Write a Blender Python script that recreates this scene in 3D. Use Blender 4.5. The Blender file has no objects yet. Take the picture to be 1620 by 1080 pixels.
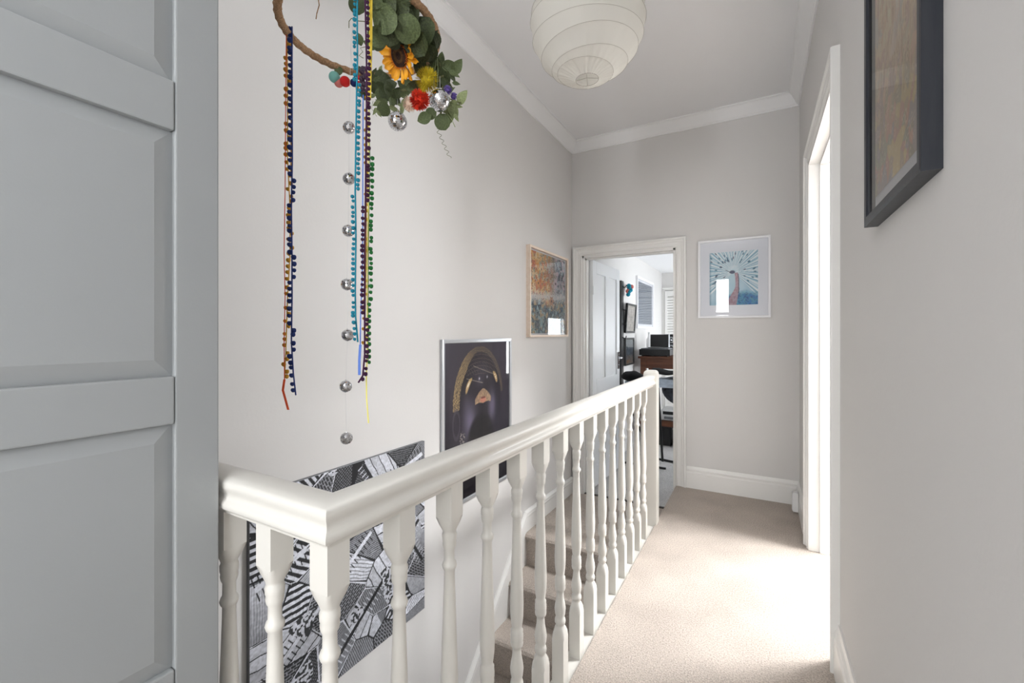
import bpy, bmesh, math, random
import numpy as np
from math import sin, cos, pi, radians, atan2, sqrt
from mathutils import Vector, Matrix, Euler

random.seed(7)
S = bpy.context.scene
C = S.collection

# ------------------------------------------------------------------ camera, world, light
CAMZ = 1.28
YAW = radians(29.4)
FPX = 693.0
cam_d = bpy.data.cameras.new('camera')
cam = bpy.data.objects.new('camera', cam_d)
C.objects.link(cam)
cam.location = (0, 0, CAMZ)
cam.rotation_euler = (pi / 2, 0, YAW)
cam_d.sensor_width = 36
cam_d.lens = 36 * FPX / 1620
cam_d.shift_y = -13 / 1620
cam_d.clip_start = 0.02
S.camera = cam

S.view_settings.view_transform = 'Standard'
S.view_settings.look = 'None'
S.view_settings.gamma = 1
S.view_settings.exposure = 0.72
S.view_settings.use_curve_mapping = False

w = bpy.data.worlds.new('world')
S.world = w
w.use_nodes = True
w.node_tree.nodes['Background'].inputs[0].default_value = (0.80, 0.90, 1.0, 1)
w.node_tree.nodes['Background'].inputs[1].default_value = 1.5


def area(name, loc, rot, sx, sy, power, col=(1, 1, 1)):
    l = bpy.data.lights.new(name, 'AREA')
    l.shape = 'RECTANGLE'
    l.size = sx
    l.size_y = sy
    l.energy = power
    l.color = col
    o = bpy.data.objects.new(name, l)
    o.location = loc
    o.rotation_euler = rot
    C.objects.link(o)
    return o


H_ROOF = 3.16
# daylight in the openings, plus added fill lamps with no known source
area('daylight_rooflight', (1.55, 3.12, H_ROOF), (0, 0, 0), 0.55, 0.55, 118, (0.98, 0.99, 1.0))
area('daylight_side_room', (2.12, 4.3, 1.80), (0, radians(90), 0), 1.5, 0.95, 110, (0.97, 0.985, 1.0))
area('daylight_behind', (-0.68, -2.74, 1.70), (radians(90), 0, 0), 0.36, 1.6, 44, (0.975, 0.985, 1.0))
area('fill_behind_right', (0.39, -1.55, 1.75), (0, radians(90), 0), 1.7, 1.2, 34, (0.97, 0.985, 1.0))  # added fill through a made-up window, brightens the near left door
area('daylight_study', (0.40, 7.6, 1.1), (0, radians(90), 0), 1.1, 0.9, 17, (0.93, 0.97, 1.0))
area('fill_study_near', (0.40, 6.0, 1.3), (0, radians(90), 0), 1.3, 0.5, 22, (0.93, 0.97, 1.0))  # added fill, spreads light over the far door and study
area('fill_stairwell', (-1.1, 0.60, -2.0), (radians(90), 0, 0), 0.8, 1.2, 1.5, (1.0, 0.99, 0.97))  # added fill low in the stairwell, no source known down there


# ------------------------------------------------------------------ colour + material helpers
def lin(c):
    c = c / 255.0
    return c / 12.92 if c <= 0.04045 else ((c + 0.055) / 1.055) ** 2.4


def rgb(r, g, b):
    return (lin(r), lin(g), lin(b), 1.0)


def mat(name, col, rough=0.5, metal=0.0, bump=0.0, scale=50, var=0.0, coat=0.0, spec=0.5, detail=4, trans=0.0):
    m = bpy.data.materials.new(name)
    m.use_nodes = True
    nt = m.node_tree
    b = nt.nodes['Principled BSDF']
    b.inputs['Base Color'].default_value = col
    b.inputs['Roughness'].default_value = rough
    b.inputs['Metallic'].default_value = metal
    b.inputs['Coat Weight'].default_value = coat
    b.inputs['Coat Roughness'].default_value = 0.08
    b.inputs['Specular IOR Level'].default_value = spec
    if bump or var:
        tc = nt.nodes.new('ShaderNodeTexCoord')
        n = nt.nodes.new('ShaderNodeTexNoise')
        n.inputs['Scale'].default_value = scale
        n.inputs['Detail'].default_value = detail
        nt.links.new(tc.outputs['Object'], n.inputs['Vector'])
        if bump:
            bp = nt.nodes.new('ShaderNodeBump')
            bp.inputs['Strength'].default_value = bump
            bp.inputs['Distance'].default_value = 0.01
            nt.links.new(n.outputs['Fac'], bp.inputs['Height'])
            nt.links.new(bp.outputs['Normal'], b.inputs['Normal'])
        if var:
            mx = nt.nodes.new('ShaderNodeMix')
            mx.data_type = 'RGBA'
            mx.inputs[6].default_value = (col[0] * (1 - var), col[1] * (1 - var), col[2] * (1 - var), 1)
            mx.inputs[7].default_value = (min(1, col[0] * (1 + var)), min(1, col[1] * (1 + var)), min(1, col[2] * (1 + var)), 1)
            mr = nt.nodes.new('ShaderNodeMapRange')
            mr.inputs[1].default_value = 0.3
            mr.inputs[2].default_value = 0.7
            nt.links.new(n.outputs['Fac'], mr.inputs[0])
            nt.links.new(mr.outputs[0], mx.inputs[0])
            nt.links.new(mx.outputs[2], b.inputs['Base Color'])
    return m


def carpet_mat(name, c):
    """pile: fine speckle, soft patches and a bump"""
    m = mat(name, c, rough=0.95, spec=0.15)
    nt = m.node_tree
    b = nt.nodes['Principled BSDF']
    tc = nt.nodes.new('ShaderNodeTexCoord')
    n1 = nt.nodes.new('ShaderNodeTexNoise'); n1.inputs['Scale'].default_value = 170; n1.inputs['Detail'].default_value = 3
    n2 = nt.nodes.new('ShaderNodeTexNoise'); n2.inputs['Scale'].default_value = 3.5; n2.inputs['Detail'].default_value = 5
    for n in (n1, n2):
        nt.links.new(tc.outputs['Object'], n.inputs['Vector'])
    r1 = nt.nodes.new('ShaderNodeMapRange'); r1.inputs[1].default_value = .3; r1.inputs[2].default_value = .7
    r1.inputs[3].default_value = .66; r1.inputs[4].default_value = 1.22
    r2 = nt.nodes.new('ShaderNodeMapRange'); r2.inputs[1].default_value = .35; r2.inputs[2].default_value = .65
    r2.inputs[3].default_value = .90; r2.inputs[4].default_value = 1.05
    nt.links.new(n1.outputs['Fac'], r1.inputs[0]); nt.links.new(n2.outputs['Fac'], r2.inputs[0])
    mu = nt.nodes.new('ShaderNodeMath'); mu.operation = 'MULTIPLY'
    nt.links.new(r1.outputs[0], mu.inputs[0]); nt.links.new(r2.outputs[0], mu.inputs[1])
    vm = nt.nodes.new('ShaderNodeVectorMath'); vm.operation = 'SCALE'
    vm.inputs[0].default_value = c[:3]
    nt.links.new(mu.outputs[0], vm.inputs['Scale'])
    nt.links.new(vm.outputs[0], b.inputs['Base Color'])
    bp = nt.nodes.new('ShaderNodeBump'); bp.inputs['Strength'].default_value = 0.6; bp.inputs['Distance'].default_value = 0.006
    nt.links.new(n1.outputs['Fac'], bp.inputs['Height'])
    nt.links.new(bp.outputs['Normal'], b.inputs['Normal'])
    return m


def print_mat(name, rough=0.55):
    m = mat(name, (1, 1, 1, 1), rough=rough, spec=0.3)
    nt = m.node_tree
    a = nt.nodes.new('ShaderNodeAttribute')
    a.attribute_name = 'Col'
    nt.links.new(a.outputs['Color'], nt.nodes['Principled BSDF'].inputs['Base Color'])
    return m


def glass_mat():
    m = bpy.data.materials.new('picture_glass')
    m.use_nodes = True
    nt = m.node_tree
    nt.nodes.remove(nt.nodes['Principled BSDF'])
    out = nt.nodes['Material Output']
    t = nt.nodes.new('ShaderNodeBsdfTransparent')
    g = nt.nodes.new('ShaderNodeBsdfGlossy')
    g.inputs['Roughness'].default_value = 0.01
    f = nt.nodes.new('ShaderNodeFresnel')
    f.inputs['IOR'].default_value = 1.45
    mx = nt.nodes.new('ShaderNodeMixShader')
    nt.links.new(f.outputs[0], mx.inputs[0])
    nt.links.new(t.outputs[0], mx.inputs[1])
    nt.links.new(g.outputs[0], mx.inputs[2])
    nt.links.new(mx.outputs[0], out.inputs[0])
    return m


def paper_mat():
    m = bpy.data.materials.new('lantern_paper')
    m.use_nodes = True
    nt = m.node_tree
    nt.nodes.remove(nt.nodes['Principled BSDF'])
    out = nt.nodes['Material Output']
    d = nt.nodes.new('ShaderNodeBsdfDiffuse'); d.inputs[0].default_value = rgb(240, 238, 232)
    t = nt.nodes.new('ShaderNodeBsdfTranslucent'); t.inputs[0].default_value = rgb(240, 237, 230)
    n = nt.nodes.new('ShaderNodeTexNoise'); n.inputs['Scale'].default_value = 18; n.inputs['Detail'].default_value = 4
    tc = nt.nodes.new('ShaderNodeTexCoord')
    mp = nt.nodes.new('ShaderNodeMapping'); mp.inputs['Scale'].default_value = (1, 1, 0.18)
    nt.links.new(tc.outputs['Object'], mp.inputs[0]); nt.links.new(mp.outputs[0], n.inputs[0])
    bp = nt.nodes.new('ShaderNodeBump'); bp.inputs['Strength'].default_value = 0.5; bp.inputs['Distance'].default_value = 0.012
    nt.links.new(n.outputs['Fac'], bp.inputs['Height'])
    nt.links.new(bp.outputs[0], d.inputs['Normal'])
    mx = nt.nodes.new('ShaderNodeMixShader'); mx.inputs[0].default_value = 0.42
    nt.links.new(d.outputs[0], mx.inputs[1]); nt.links.new(t.outputs[0], mx.inputs[2])
    nt.links.new(mx.outputs[0], out.inputs[0])
    return m


def wood_mat(name, c1, c2, scale=8, rough=0.45, axis=0):
    m = mat(name, c1, rough=rough)
    nt = m.node_tree
    b = nt.nodes['Principled BSDF']
    tc = nt.nodes.new('ShaderNodeTexCoord')
    mp = nt.nodes.new('ShaderNodeMapping')
    sc = [scale * 6, scale * 6, scale * 6]; sc[axis] = scale * .5
    mp.inputs['Scale'].default_value = sc
    n = nt.nodes.new('ShaderNodeTexNoise'); n.inputs['Scale'].default_value = 1.0; n.inputs['Detail'].default_value = 5
    n.inputs['Distortion'].default_value = .6
    r = nt.nodes.new('ShaderNodeValToRGB')
    r.color_ramp.elements[0].position = .35; r.color_ramp.elements[0].color = c1
    r.color_ramp.elements[1].position = .65; r.color_ramp.elements[1].color = c2
    nt.links.new(tc.outputs['Object'], mp.inputs[0]); nt.links.new(mp.outputs[0], n.inputs[0])
    nt.links.new(n.outputs['Fac'], r.inputs[0]); nt.links.new(r.outputs[0], b.inputs['Base Color'])
    return m


M = {}
M['wall'] = mat('wall_paint', rgb(221, 219, 217), rough=0.85, bump=0.04, scale=90, spec=0.2)
M['ceiling'] = mat('ceiling_paint', rgb(242, 242, 243), rough=0.9, bump=0.03, scale=60, spec=0.2)
M['trim'] = mat('trim_gloss', rgb(238, 237, 234), rough=0.32)
M['crown'] = mat('crown_paint', rgb(240, 240, 240), rough=0.7)
M['bal'] = mat('balustrade_gloss', rgb(229, 226, 219), rough=0.28, bump=0.03, scale=30)
M['door'] = mat('door_satin', rgb(160, 163, 164), rough=0.42, bump=0.02, scale=300)
M['door_w'] = mat('door_white', rgb(238, 240, 242), rough=0.35)
M['carpet'] = carpet_mat('carpet_beige', rgb(192, 181, 171))
M['carpet_g'] = carpet_mat('carpet_pale_grey', rgb(206, 204, 203))
M['chrome'] = mat('chrome', rgb(205, 205, 208), rough=0.15, metal=1)
M['black'] = mat('black_plastic', rgb(22, 22, 24), rough=0.4)
M['blackm'] = mat('black_metal', rgb(18, 18, 20), rough=0.35)
M['darkstrip'] = mat('threshold_metal', rgb(60, 56, 52), rough=0.4, metal=.6)
M['glass'] = glass_mat()
M['paper'] = paper_mat()
M['wire'] = mat('lantern_wire', rgb(176, 168, 158), rough=0.5)
M['mount'] = mat('mount_card', rgb(232, 233, 238), rough=0.8)
M['print'] = print_mat('printed_art')
M['canvas'] = print_mat('canvas_print', 0.8)
M['silver'] = mat('silver_frame', rgb(205, 208, 212), rough=0.28, metal=.7)
M['lightwood'] = wood_mat('pale_wood', rgb(232, 210, 190), rgb(240, 222, 206), 6)
M['whitef'] = mat('white_frame', rgb(240, 240, 243), rough=0.4)
M['navyf'] = wood_mat('dark_stained_frame', rgb(24, 29, 40), rgb(40, 43, 50), 10, 0.4, 2)
M['brown'] = wood_mat('brown_table_wood', rgb(92, 52, 32), rgb(120, 72, 46), 5)
M['rope'] = mat('jute_rope', rgb(158, 124, 92), rough=0.95, bump=0.5, scale=220, var=0.3)
M['leaf'] = mat('leaf_dark_green', rgb(60, 70, 38), rough=0.6, bump=0.3, scale=16, var=0.42)
M['leaf2'] = mat('leaf_mid_green', rgb(80, 92, 54), rough=0.6, bump=0.3, scale=16, var=0.38)
M['leaf3'] = mat('leaf_pale_green', rgb(126, 136, 92), rough=0.6, bump=0.3, scale=16, var=0.38)
M['stem'] = mat('stem_green', rgb(98, 100, 62), rough=0.7)
M['petal'] = mat('sunflower_petal', rgb(238, 166, 30), rough=0.6, var=0.22, scale=60, bump=.15)
M['disc'] = mat('sunflower_disc', rgb(62, 36, 22), rough=0.9, bump=0.8, scale=300, var=0.5)
M['disc2'] = mat('sunflower_centre', rgb(104, 70, 34), rough=0.9, bump=0.8, scale=300, var=0.4)
M['anther'] = mat('sunflower_anther', rgb(214, 120, 30), rough=0.8)
M['orangered'] = mat('orange_red_flower', rgb(224, 56, 26), rough=0.8, var=0.3, scale=150)
M['peach'] = mat('peach_flower', rgb(240, 214, 194), rough=0.9)
M['yellowf'] = mat('yellow_flower', rgb(206, 184, 40), rough=0.8, var=.3, scale=120)
M['purplef'] = mat('purple_flower', rgb(108, 88, 162), rough=0.8)
M['mirror'] = mat('mirror_tile', rgb(225, 225, 228), rough=0.06, metal=1)
M['grout'] = mat('mirror_ball_core', rgb(120, 120, 122), rough=0.5)
M['navy'] = mat('navy_yarn', rgb(22, 44, 104), rough=0.95, bump=.6, scale=400)
M['gold'] = mat('mustard_yarn', rgb(206, 152, 48), rough=0.95, bump=.6, scale=400)
M['teal'] = mat('teal_yarn', rgb(28, 142, 168), rough=0.95, bump=.6, scale=400)
M['plum'] = mat('plum_yarn', rgb(64, 20, 60), rough=0.95, bump=.6, scale=400)
M['greeny'] = mat('green_yarn', rgb(44, 132, 66), rough=0.95, bump=.6, scale=400)
M['blue'] = mat('blue_ribbon', rgb(66, 106, 190), rough=0.5)
M['orange'] = mat('orange_ribbon', rgb(222, 82, 34), rough=0.5)
M['yellow'] = mat('yellow_ribbon', rgb(232, 200, 58), rough=0.5)
M['paleyellow'] = mat('pale_yellow_ribbon', rgb(222, 212, 96), rough=0.5)
M['thread'] = mat('nylon_thread', rgb(210, 210, 210), rough=0.3)
M['felt_teal'] = mat('felt_teal', rgb(120, 176, 166), rough=0.95)
M['felt_red'] = mat('felt_red', rgb(196, 32, 30), rough=0.95)
M['felt_pink'] = mat('felt_pink', rgb(206, 120, 112), rough=0.95)
M['grape'] = mat('grape_purple', rgb(62, 42, 62), rough=0.4)
M['dgrey'] = mat('dark_grey_fabric', rgb(64, 68, 76), rough=0.9, var=.3, scale=20)
M['blackcloth'] = mat('black_cloth', rgb(16, 16, 18), rough=0.95, bump=.5, scale=60)
M['boardcover'] = mat('pale_blue_grey_cover', rgb(196, 208, 222), rough=0.9, var=.2, scale=14)
M['white'] = mat('white_plastic', rgb(236, 236, 236), rough=0.45)
M['galv'] = mat('grey_steel', rgb(120, 122, 126), rough=0.4, metal=.6)


# ------------------------------------------------------------------ object helpers
def obj(name, bm, m, parent=None, smooth=False, kind=None, mats=None):
    me = bpy.data.meshes.new(name)
    if isinstance(bm, tuple):
        me.from_pydata(bm[0], [], bm[1])
    else:
        bmesh.ops.recalc_face_normals(bm, faces=bm.faces)
        bm.to_mesh(me)
        bm.free()
    for mm in (mats or [m]):
        me.materials.append(mm)
    if smooth:
        for p in me.polygons:
            p.use_smooth = True
    o = bpy.data.objects.new(name, me)
    C.objects.link(o)
    if parent is not None:
        o.parent = parent
    if kind:
        o['kind'] = kind
    return o


def thing(name, label, cat, loc=(0, 0, 0), rot=(0, 0, 0), group=None):
    o = bpy.data.objects.new(name, None)
    o.empty_display_size = 0.05
    C.objects.link(o)
    o.location = loc
    o.rotation_euler = rot
    o['label'] = label
    o['category'] = cat
    if group:
        o['group'] = group
    return o


def tag(o, label, cat, group=None):
    o['label'] = label
    o['category'] = cat
    if group:
        o['group'] = group
    return o


def box(bm, x0, x1, y0, y1, z0, z1, bev=0.0, mi=0):
    r = bmesh.ops.create_cube(bm, size=1)
    vs = r['verts']
    for v in vs:
        v.co = Vector((x0 + (v.co.x + .5) * (x1 - x0), y0 + (v.co.y + .5) * (y1 - y0), z0 + (v.co.z + .5) * (z1 - z0)))
    fs = set(f for v in vs for f in v.link_faces)
    for f in fs:
        f.material_index = mi
    if bev:
        es = list(set(e for v in vs for e in v.link_edges))
        bmesh.ops.bevel(bm, geom=es, offset=bev, segments=2, profile=.6, affect='EDGES')
    return bm


def boxes(*bs):
    bm = bmesh.new()
    for b in bs:
        box(bm, *b)
    return bm


def lathe(bm, prof, seg=24, cx=0, cy=0, sq=None, a0=0, close=True):
    """prof: (z, r) or (z, r, squareness)"""
    rings = []
    for p in prof:
        z, r = p[0], p[1]
        q = p[2] if len(p) > 2 else 0
        ring = []
        for i in range(seg):
            a = a0 + 2 * pi * i / seg
            k = 1 / max(abs(cos(a)), abs(sin(a)))
            rr = r * (1 + q * (k - 1))
            ring.append(bm.verts.new((cx + rr * cos(a), cy + rr * sin(a), z)))
        rings.append(ring)
    for a, b in zip(rings, rings[1:]):
        for i in range(seg):
            j = (i + 1) % seg
            bm.faces.new((a[i], a[j], b[j], b[i]))
    if close:
        bm.faces.new(rings[0][::-1])
        bm.faces.new(rings[-1])
    return bm


def tube(bm, pts, r, seg=8, closed=False, cap=True, flat=None):
    """tube along pts; r number or list; flat=(wx,wy) gives an elliptic section"""
    pts = [Vector(p) for p in pts]
    n = len(pts)
    rs = r if isinstance(r, (list, tuple)) else [r] * n
    rings = []
    up = Vector((0.0137, 0.0171, 1)).normalized()
    u = None
    for i, p in enumerate(pts):
        if closed:
            t = (pts[(i + 1) % n] - pts[i - 1]).normalized()
        else:
            t = (pts[min(i + 1, n - 1)] - pts[max(i - 1, 0)]).normalized()
        if u is None:
            u = t.cross(up)
            if u.length < .05:
                u = t.cross(Vector((cos(YAW), sin(YAW), 0)))
            u.normalize()
        else:
            u = (u - t * u.dot(t)).normalized()
        v = t.cross(u)
        fx, fy = flat if flat else (1, 1)
        rings.append([bm.verts.new(p + (u * cos(2 * pi * k / seg) * fx + v * sin(2 * pi * k / seg) * fy) * rs[i]) for k in range(seg)])
    rng = range(n) if closed else range(n - 1)
    for i in rng:
        a, b = rings[i], rings[(i + 1) % n]
        for k in range(seg):
            l = (k + 1) % seg
            bm.faces.new((a[k], a[l], b[l], b[k]))
    if cap and not closed:
        bm.faces.new(rings[0][::-1])
        bm.faces.new(rings[-1])
    return bm


def sweep(bm, path, prof, fn=lambda a, b, c: (a, b, c), cap=True):
    """mitred sweep of closed profile [(offset to the right of travel, height)] along 2-D path"""
    n = len(path)
    rings = []
    for i in range(n):
        p = Vector(path[i])
        d0 = (Vector(path[i]) - Vector(path[i - 1])).normalized() if i > 0 else None
        d1 = (Vector(path[i + 1]) - Vector(path[i])).normalized() if i < n - 1 else None
        if d0 is None: d0 = d1
        if d1 is None: d1 = d0
        n0 = Vector((d0.y, -d0.x)); n1 = Vector((d1.y, -d1.x))
        mn = (n0 + n1).normalized()
        mn = mn / max(.2, mn.dot(n0))
        rings.append([bm.verts.new(fn(p.x + mn.x * o, p.y + mn.y * o, h)) for o, h in prof])
    k = len(prof)
    for a, b in zip(rings, rings[1:]):
        for i in range(k):
            j = (i + 1) % k
            bm.faces.new((a[i], a[j], b[j], b[i]))
    if cap:
        bm.faces.new(rings[0][::-1])
        bm.faces.new(rings[-1])
    return bm


R_ = Vector((cos(YAW), sin(YAW), 0))
F_ = Vector((-sin(YAW), cos(YAW), 0))


def W(px, py, d):
    """world point seen at photo pixel (px,py) at depth d (metres)"""
    return R_ * ((px - 810) / FPX * d) + F_ * d + Vector((0, 0, CAMZ - (py - 527) / FPX * d))


def XatY(px, Y):
    return -Y * math.tan(YAW - math.atan((px - 810) / FPX))


# ------------------------------------------------------------------ the room shell
XL, XR, YE = -1.543, 0.265, 3.9
H = 3.07
XE = -0.606      # edge of the landing along the balusters
YB = 0.45        # edge of the landing at the near balusters
LOW = -0.22      # lower landing and study floor


def struct(name, bm, m, parent=None, smooth=False):
    o = obj(name, bm, m, parent, smooth)
    if parent is None:
        o['kind'] = 'structure'
    return o


bm = boxes((XE, XR, YB, YE, -.22, 0), (XL, XR, -2.6, YB, -.22, 0))
struct('floor', bm, M['carpet'])
struct('floor_lower_landing', boxes((XL, XE, 2.93, YE + .02, LOW - .2, LOW)), M['carpet'])
struct('floor_study', boxes((-1.62, .40, YE + .02, 8.3, LOW - .2, LOW)), M['carpet_g'])
struct('floor_side_room', boxes((XR, 2.0, 1.2, 5.5, -.2, 0)), M['carpet'])
struct('floor_downstairs', boxes((XL, XE, YB, 2.95, -3.1, -2.9)), M['carpet'])

struct('wall_left', boxes((XL - .12, XL, -2.6, YE + .12, -3.1, H)), M['wall'])
DX0, DX1, DZ = -1.44, -0.612, 2.0     # far doorway
struct('wall_end', boxes((XL, DX0, YE, YE + .12, -3.1, H), (DX0, DX1, YE, YE + .12, DZ, H), (DX1, XR + .12, YE, YE + .12, -.4, H)), M['wall'])
SY0, SY1, SZ = 2.10, 3.13, 2.29      # side doorway
struct('wall_right', boxes((XR, XR + .12, -.95, SY0, -.2, H), (XR, XR + .12, -2.72, -2.15, -.2, H), (XR, XR + .12, -2.15, -.95, -.2, .9), (XR, XR + .12, -2.15, -.95, 2.6, H), (XR, XR + .12, SY1, YE, -.2, H), (XR, XR + .12, SY0, SY1, SZ, H)), M['wall'])
WX0, WX1, WZ0, WZ1 = -0.86, -0.50, 0.90, 2.5
struct('wall_back', boxes((XL, WX0, -2.72, -2.6, -.2, H), (WX1, XR, -2.72, -2.6, -.2, H), (WX0, WX1, -2.72, -2.6, -.2, WZ0), (WX0, WX1, -2.72, -2.6, WZ1, H)), M['wall'])
struct('wall_stairwell', boxes((XL, XE, YB - .1, YB, -3.1, -.22), (XE - .069, XE, YB, 3.9, -3.1, -.22)), M['wall'])
struct('ceiling', boxes((XL - .12, XR + .12, -2.72, YE + .12, H, H + .1)), M['ceiling'])

# side room, seen through the right-hand doorway
struct('wall_side_room', boxes((XR + .12, 2.12, 1.08, 1.2, -.2, H), (XR + .12, 2.12, 5.5, 5.62, -.2, H),
       (2.0, 2.12, 1.2, 3.82, -.2, H), (2.0, 2.12, 4.78, 5.5, -.2, H), (2.0, 2.12, 3.82, 4.78, -.2, 1.05), (2.0, 2.12, 3.82, 4.78, 2.55, H)), M['wall'])
struct('ceiling_side_room', boxes((XR + .12, 2.12, 1.08, 2.83, H, H + .1), (XR + .12, 2.12, 3.41, 5.62, H, H + .1), (XR + .12, 1.26, 2.83, 3.41, H, H + .1), (1.84, 2.12, 2.83, 3.41, H, H + .1)), M['ceiling'])

# study beyond the far doorway
SX0, SX1, SYE, SH = -1.50, 0.26, 8.1, 2.35
struct('wall_study', boxes((SX0 - .12, SX0, YE + .12, SYE + .12, LOW, SH), (SX0, SX1 + .12, SYE, SYE + .12, LOW, SH),
       (SX1, SX1 + .12, YE + .12, 5.72, LOW, SH), (SX1, SX1 + .12, 6.26, 7.15, LOW, SH), (SX1, SX1 + .12, 5.72, 6.26, LOW, .6), (SX1, SX1 + .12, 5.72, 6.26, 2.0, SH), (SX1, SX1 + .12, 8.05, SYE, LOW, SH), (SX1, SX1 + .12, 7.15, 8.05, LOW, .55),
       (SX1, SX1 + .12, 7.15, 8.05, 1.62, SH)), M['wall'])
struct('ceiling_study', boxes((SX0 - .12, SX1 + .12, YE + .12, SYE + .12, SH, SH + .1)), M['ceiling'])


def window(name, fn, a0, a1, z0, z1):
    """sash frame: outer frame and a meeting rail; fn maps (a, depth, z)"""
    def pb(x0, x1, zz0, zz1):
        bm = bmesh.new()
        box(bm, x0, x1, -.02, .03, zz0, zz1)
        for v in bm.verts:
            v.co = Vector(fn(*v.co))
        return bm
    root = bpy.data.objects.new(name, None)
    C.objects.link(root)
    root['kind'] = 'structure'
    for x0, x1, q0, q1 in ((a0, a0 + .06, z0, z1), (a1 - .06, a1, z0, z1), (a0 + .06, a1 - .06, z0, z0 + .06),
                           (a0 + .06, a1 - .06, z1 - .06, z1), (a0 + .06, a1 - .06, (z0 + z1) / 2 - .03, (z0 + z1) / 2 + .03)):
        obj('window_frame', pb(x0, x1, q0, q1), M['trim'], root)


window('window_1', lambda a, d, z: (a, -2.66 + d, z), WX0, WX1, WZ0, WZ1)
window('window_2', lambda a, d, z: (2.06 + d, a, z), 3.82, 4.78, 1.05, 2.55)
window('window_3', lambda a, d, z: (SX1 + .06 + d, a, z), 7.15, 8.05, .55, 1.62)
window('fill_window_study', lambda a, d, z: (SX1 + .06 + d, a, z), 5.72, 6.26, .6, 2.0)  # made-up opening, added for the near study fill
window('fill_window_right', lambda a, d, z: (XR + .06 + d, a, z), -2.15, -.95, .9, 2.6)  # made-up opening, added for the fill behind the camera

# crown moulding (right of travel = into the room when going -Y on the right wall ... so travel clockwise)
q, p = .095, .075
crown = [(0, -q), (.010, -q), (.012, -q + .008), (.020, -q + .014), (.032, -q + .034), (.045, -q + .056), (.058, -.020), (.066, -.012), (p, -.010), (p, 0), (0, 0)]
bm = bmesh.new()
sweep(bm, [(XL, -2.6), (XL, YE), (XR, YE), (XR, -2.6)], [(o, H + h) for o, h in crown])
struct('trim_1', bm, M['crown'])

base = [(0, 0), (.020, 0), (.020, .125), (.015, .133), (.015, .142), (.017, .150), (.010, .160), (.006, .176), (0, .176)]


def baseboard(name, path, z=0.0, h=1.0):
    bm = bmesh.new()
    sweep(bm, path, [(o, z + zz * h) for o, zz in base])
    return struct(name, bm, M['trim'])


baseboard('baseboard_end', [(DX1 + .085, YE), (XR, YE), (XR, SY1 + .07)])
baseboard('baseboard_right', [(XR, SY0 - .002), (XR, -2.6)], 0, 1.08)
baseboard('baseboard_left', [(XL, -2.6), (XL, .45)])
baseboard('baseboard_study', [(SX0, YE + .12), (SX0, SYE), (SX1, SYE)], LOW)

# stair skirting: level along the lower landing, then down with the stairs
SL = 1.0
ys, zs = 2.93, -0.075
yb_ = .47; zb_ = zs - (ys - yb_) * SL
bm = bmesh.new()
pts = [(YE - .03, zs - .005), (ys, zs), (yb_, zb_)]
low = [(yb_, zb_ - .45), (ys, LOW - .35), (YE - .03, LOW - .35)]
poly = pts + low
va = [bm.verts.new((XL, y, z)) for y, z in poly]
vb = [bm.verts.new((XL + .018, y, z)) for y, z in poly]
bm.faces.new(va); bm.faces.new(vb[::-1])
for i in range(len(poly)):
    j = (i + 1) % len(poly)
    bm.faces.new((va[i], va[j], vb[j], vb[i]))
sweep(bm, [pts[2], pts[1], pts[0]], [(-.012, .0), (-.012, .010), (0, .026), (.010, .026), (.016, .020), (.026, .024), (.036, .020), (.044, .016), (.044, 0)],
      fn=lambda a, b, c: (XL + c, a, b))
struct('baseboard_stairs', bm, M['trim'])

# casings
casing = [(0, 0), (0, .012), (.010, .018), (.018, .012), (.046, .013), (.052, .020), (.064, .022), (.070, .030), (.084, .030), (.086, .024), (.086, 0)]
bm = bmesh.new()
sweep(bm, [(DX1, LOW), (DX1, DZ), (DX0, DZ), (DX0, LOW)], casing, fn=lambda a, b, c: (a, YE - c, b))
struct('trim_2', bm, M['trim'])
bm = bmesh.new()
cas2 = [(o * .82, h) for o, h in casing]
sweep(bm, [(SY0, 0), (SY0, SZ), (SY1, SZ), (SY1, 0)], [(-o, h) for o, h in cas2][::-1], fn=lambda a, b, c: (XR - c, a, b))
struct('trim_3', bm, M['trim'])
# linings with stops
struct('trim_4', boxes((DX0, DX0 + .018, YE - .01, YE + .13, LOW, DZ), (DX1 - .018, DX1, YE - .01, YE + .13, LOW, DZ), (DX0, DX1, YE - .01, YE + .13, DZ - .018, DZ),
                       (DX1 - .024, DX1 - .018, YE + .03, YE + .07, LOW, DZ - .018), (DX0 + .018, DX0 + .032, YE + .03, YE + .07, LOW, DZ - .018),
                       (DX0 + .018, DX1 - .018, YE + .03, YE + .07, DZ - .032, DZ - .018)), M['trim'])
struct('trim_5', boxes((XR - .01, XR + .13, SY0, SY0 + .018, 0, SZ), (XR - .01, XR + .13, SY1 - .018, SY1, 0, SZ), (XR - .01, XR + .13, SY0, SY1, SZ - .018, SZ),
                       (XR + .045, XR + .085, SY1 - .032, SY1 - .018, 0, SZ - .018), (XR + .045, XR + .085, SY0 + .018, SY0 + .03, 0, SZ - .018),
                       (XR + .045, XR + .085, SY0 + .03, SY1 - .032, SZ - .032, SZ - .018)), M['trim'])
struct('trim_6', boxes((DX0 + .018, DX1 - .018, YE + .0, YE + .03, LOW, LOW + .006)), M['darkstrip'])


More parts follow.
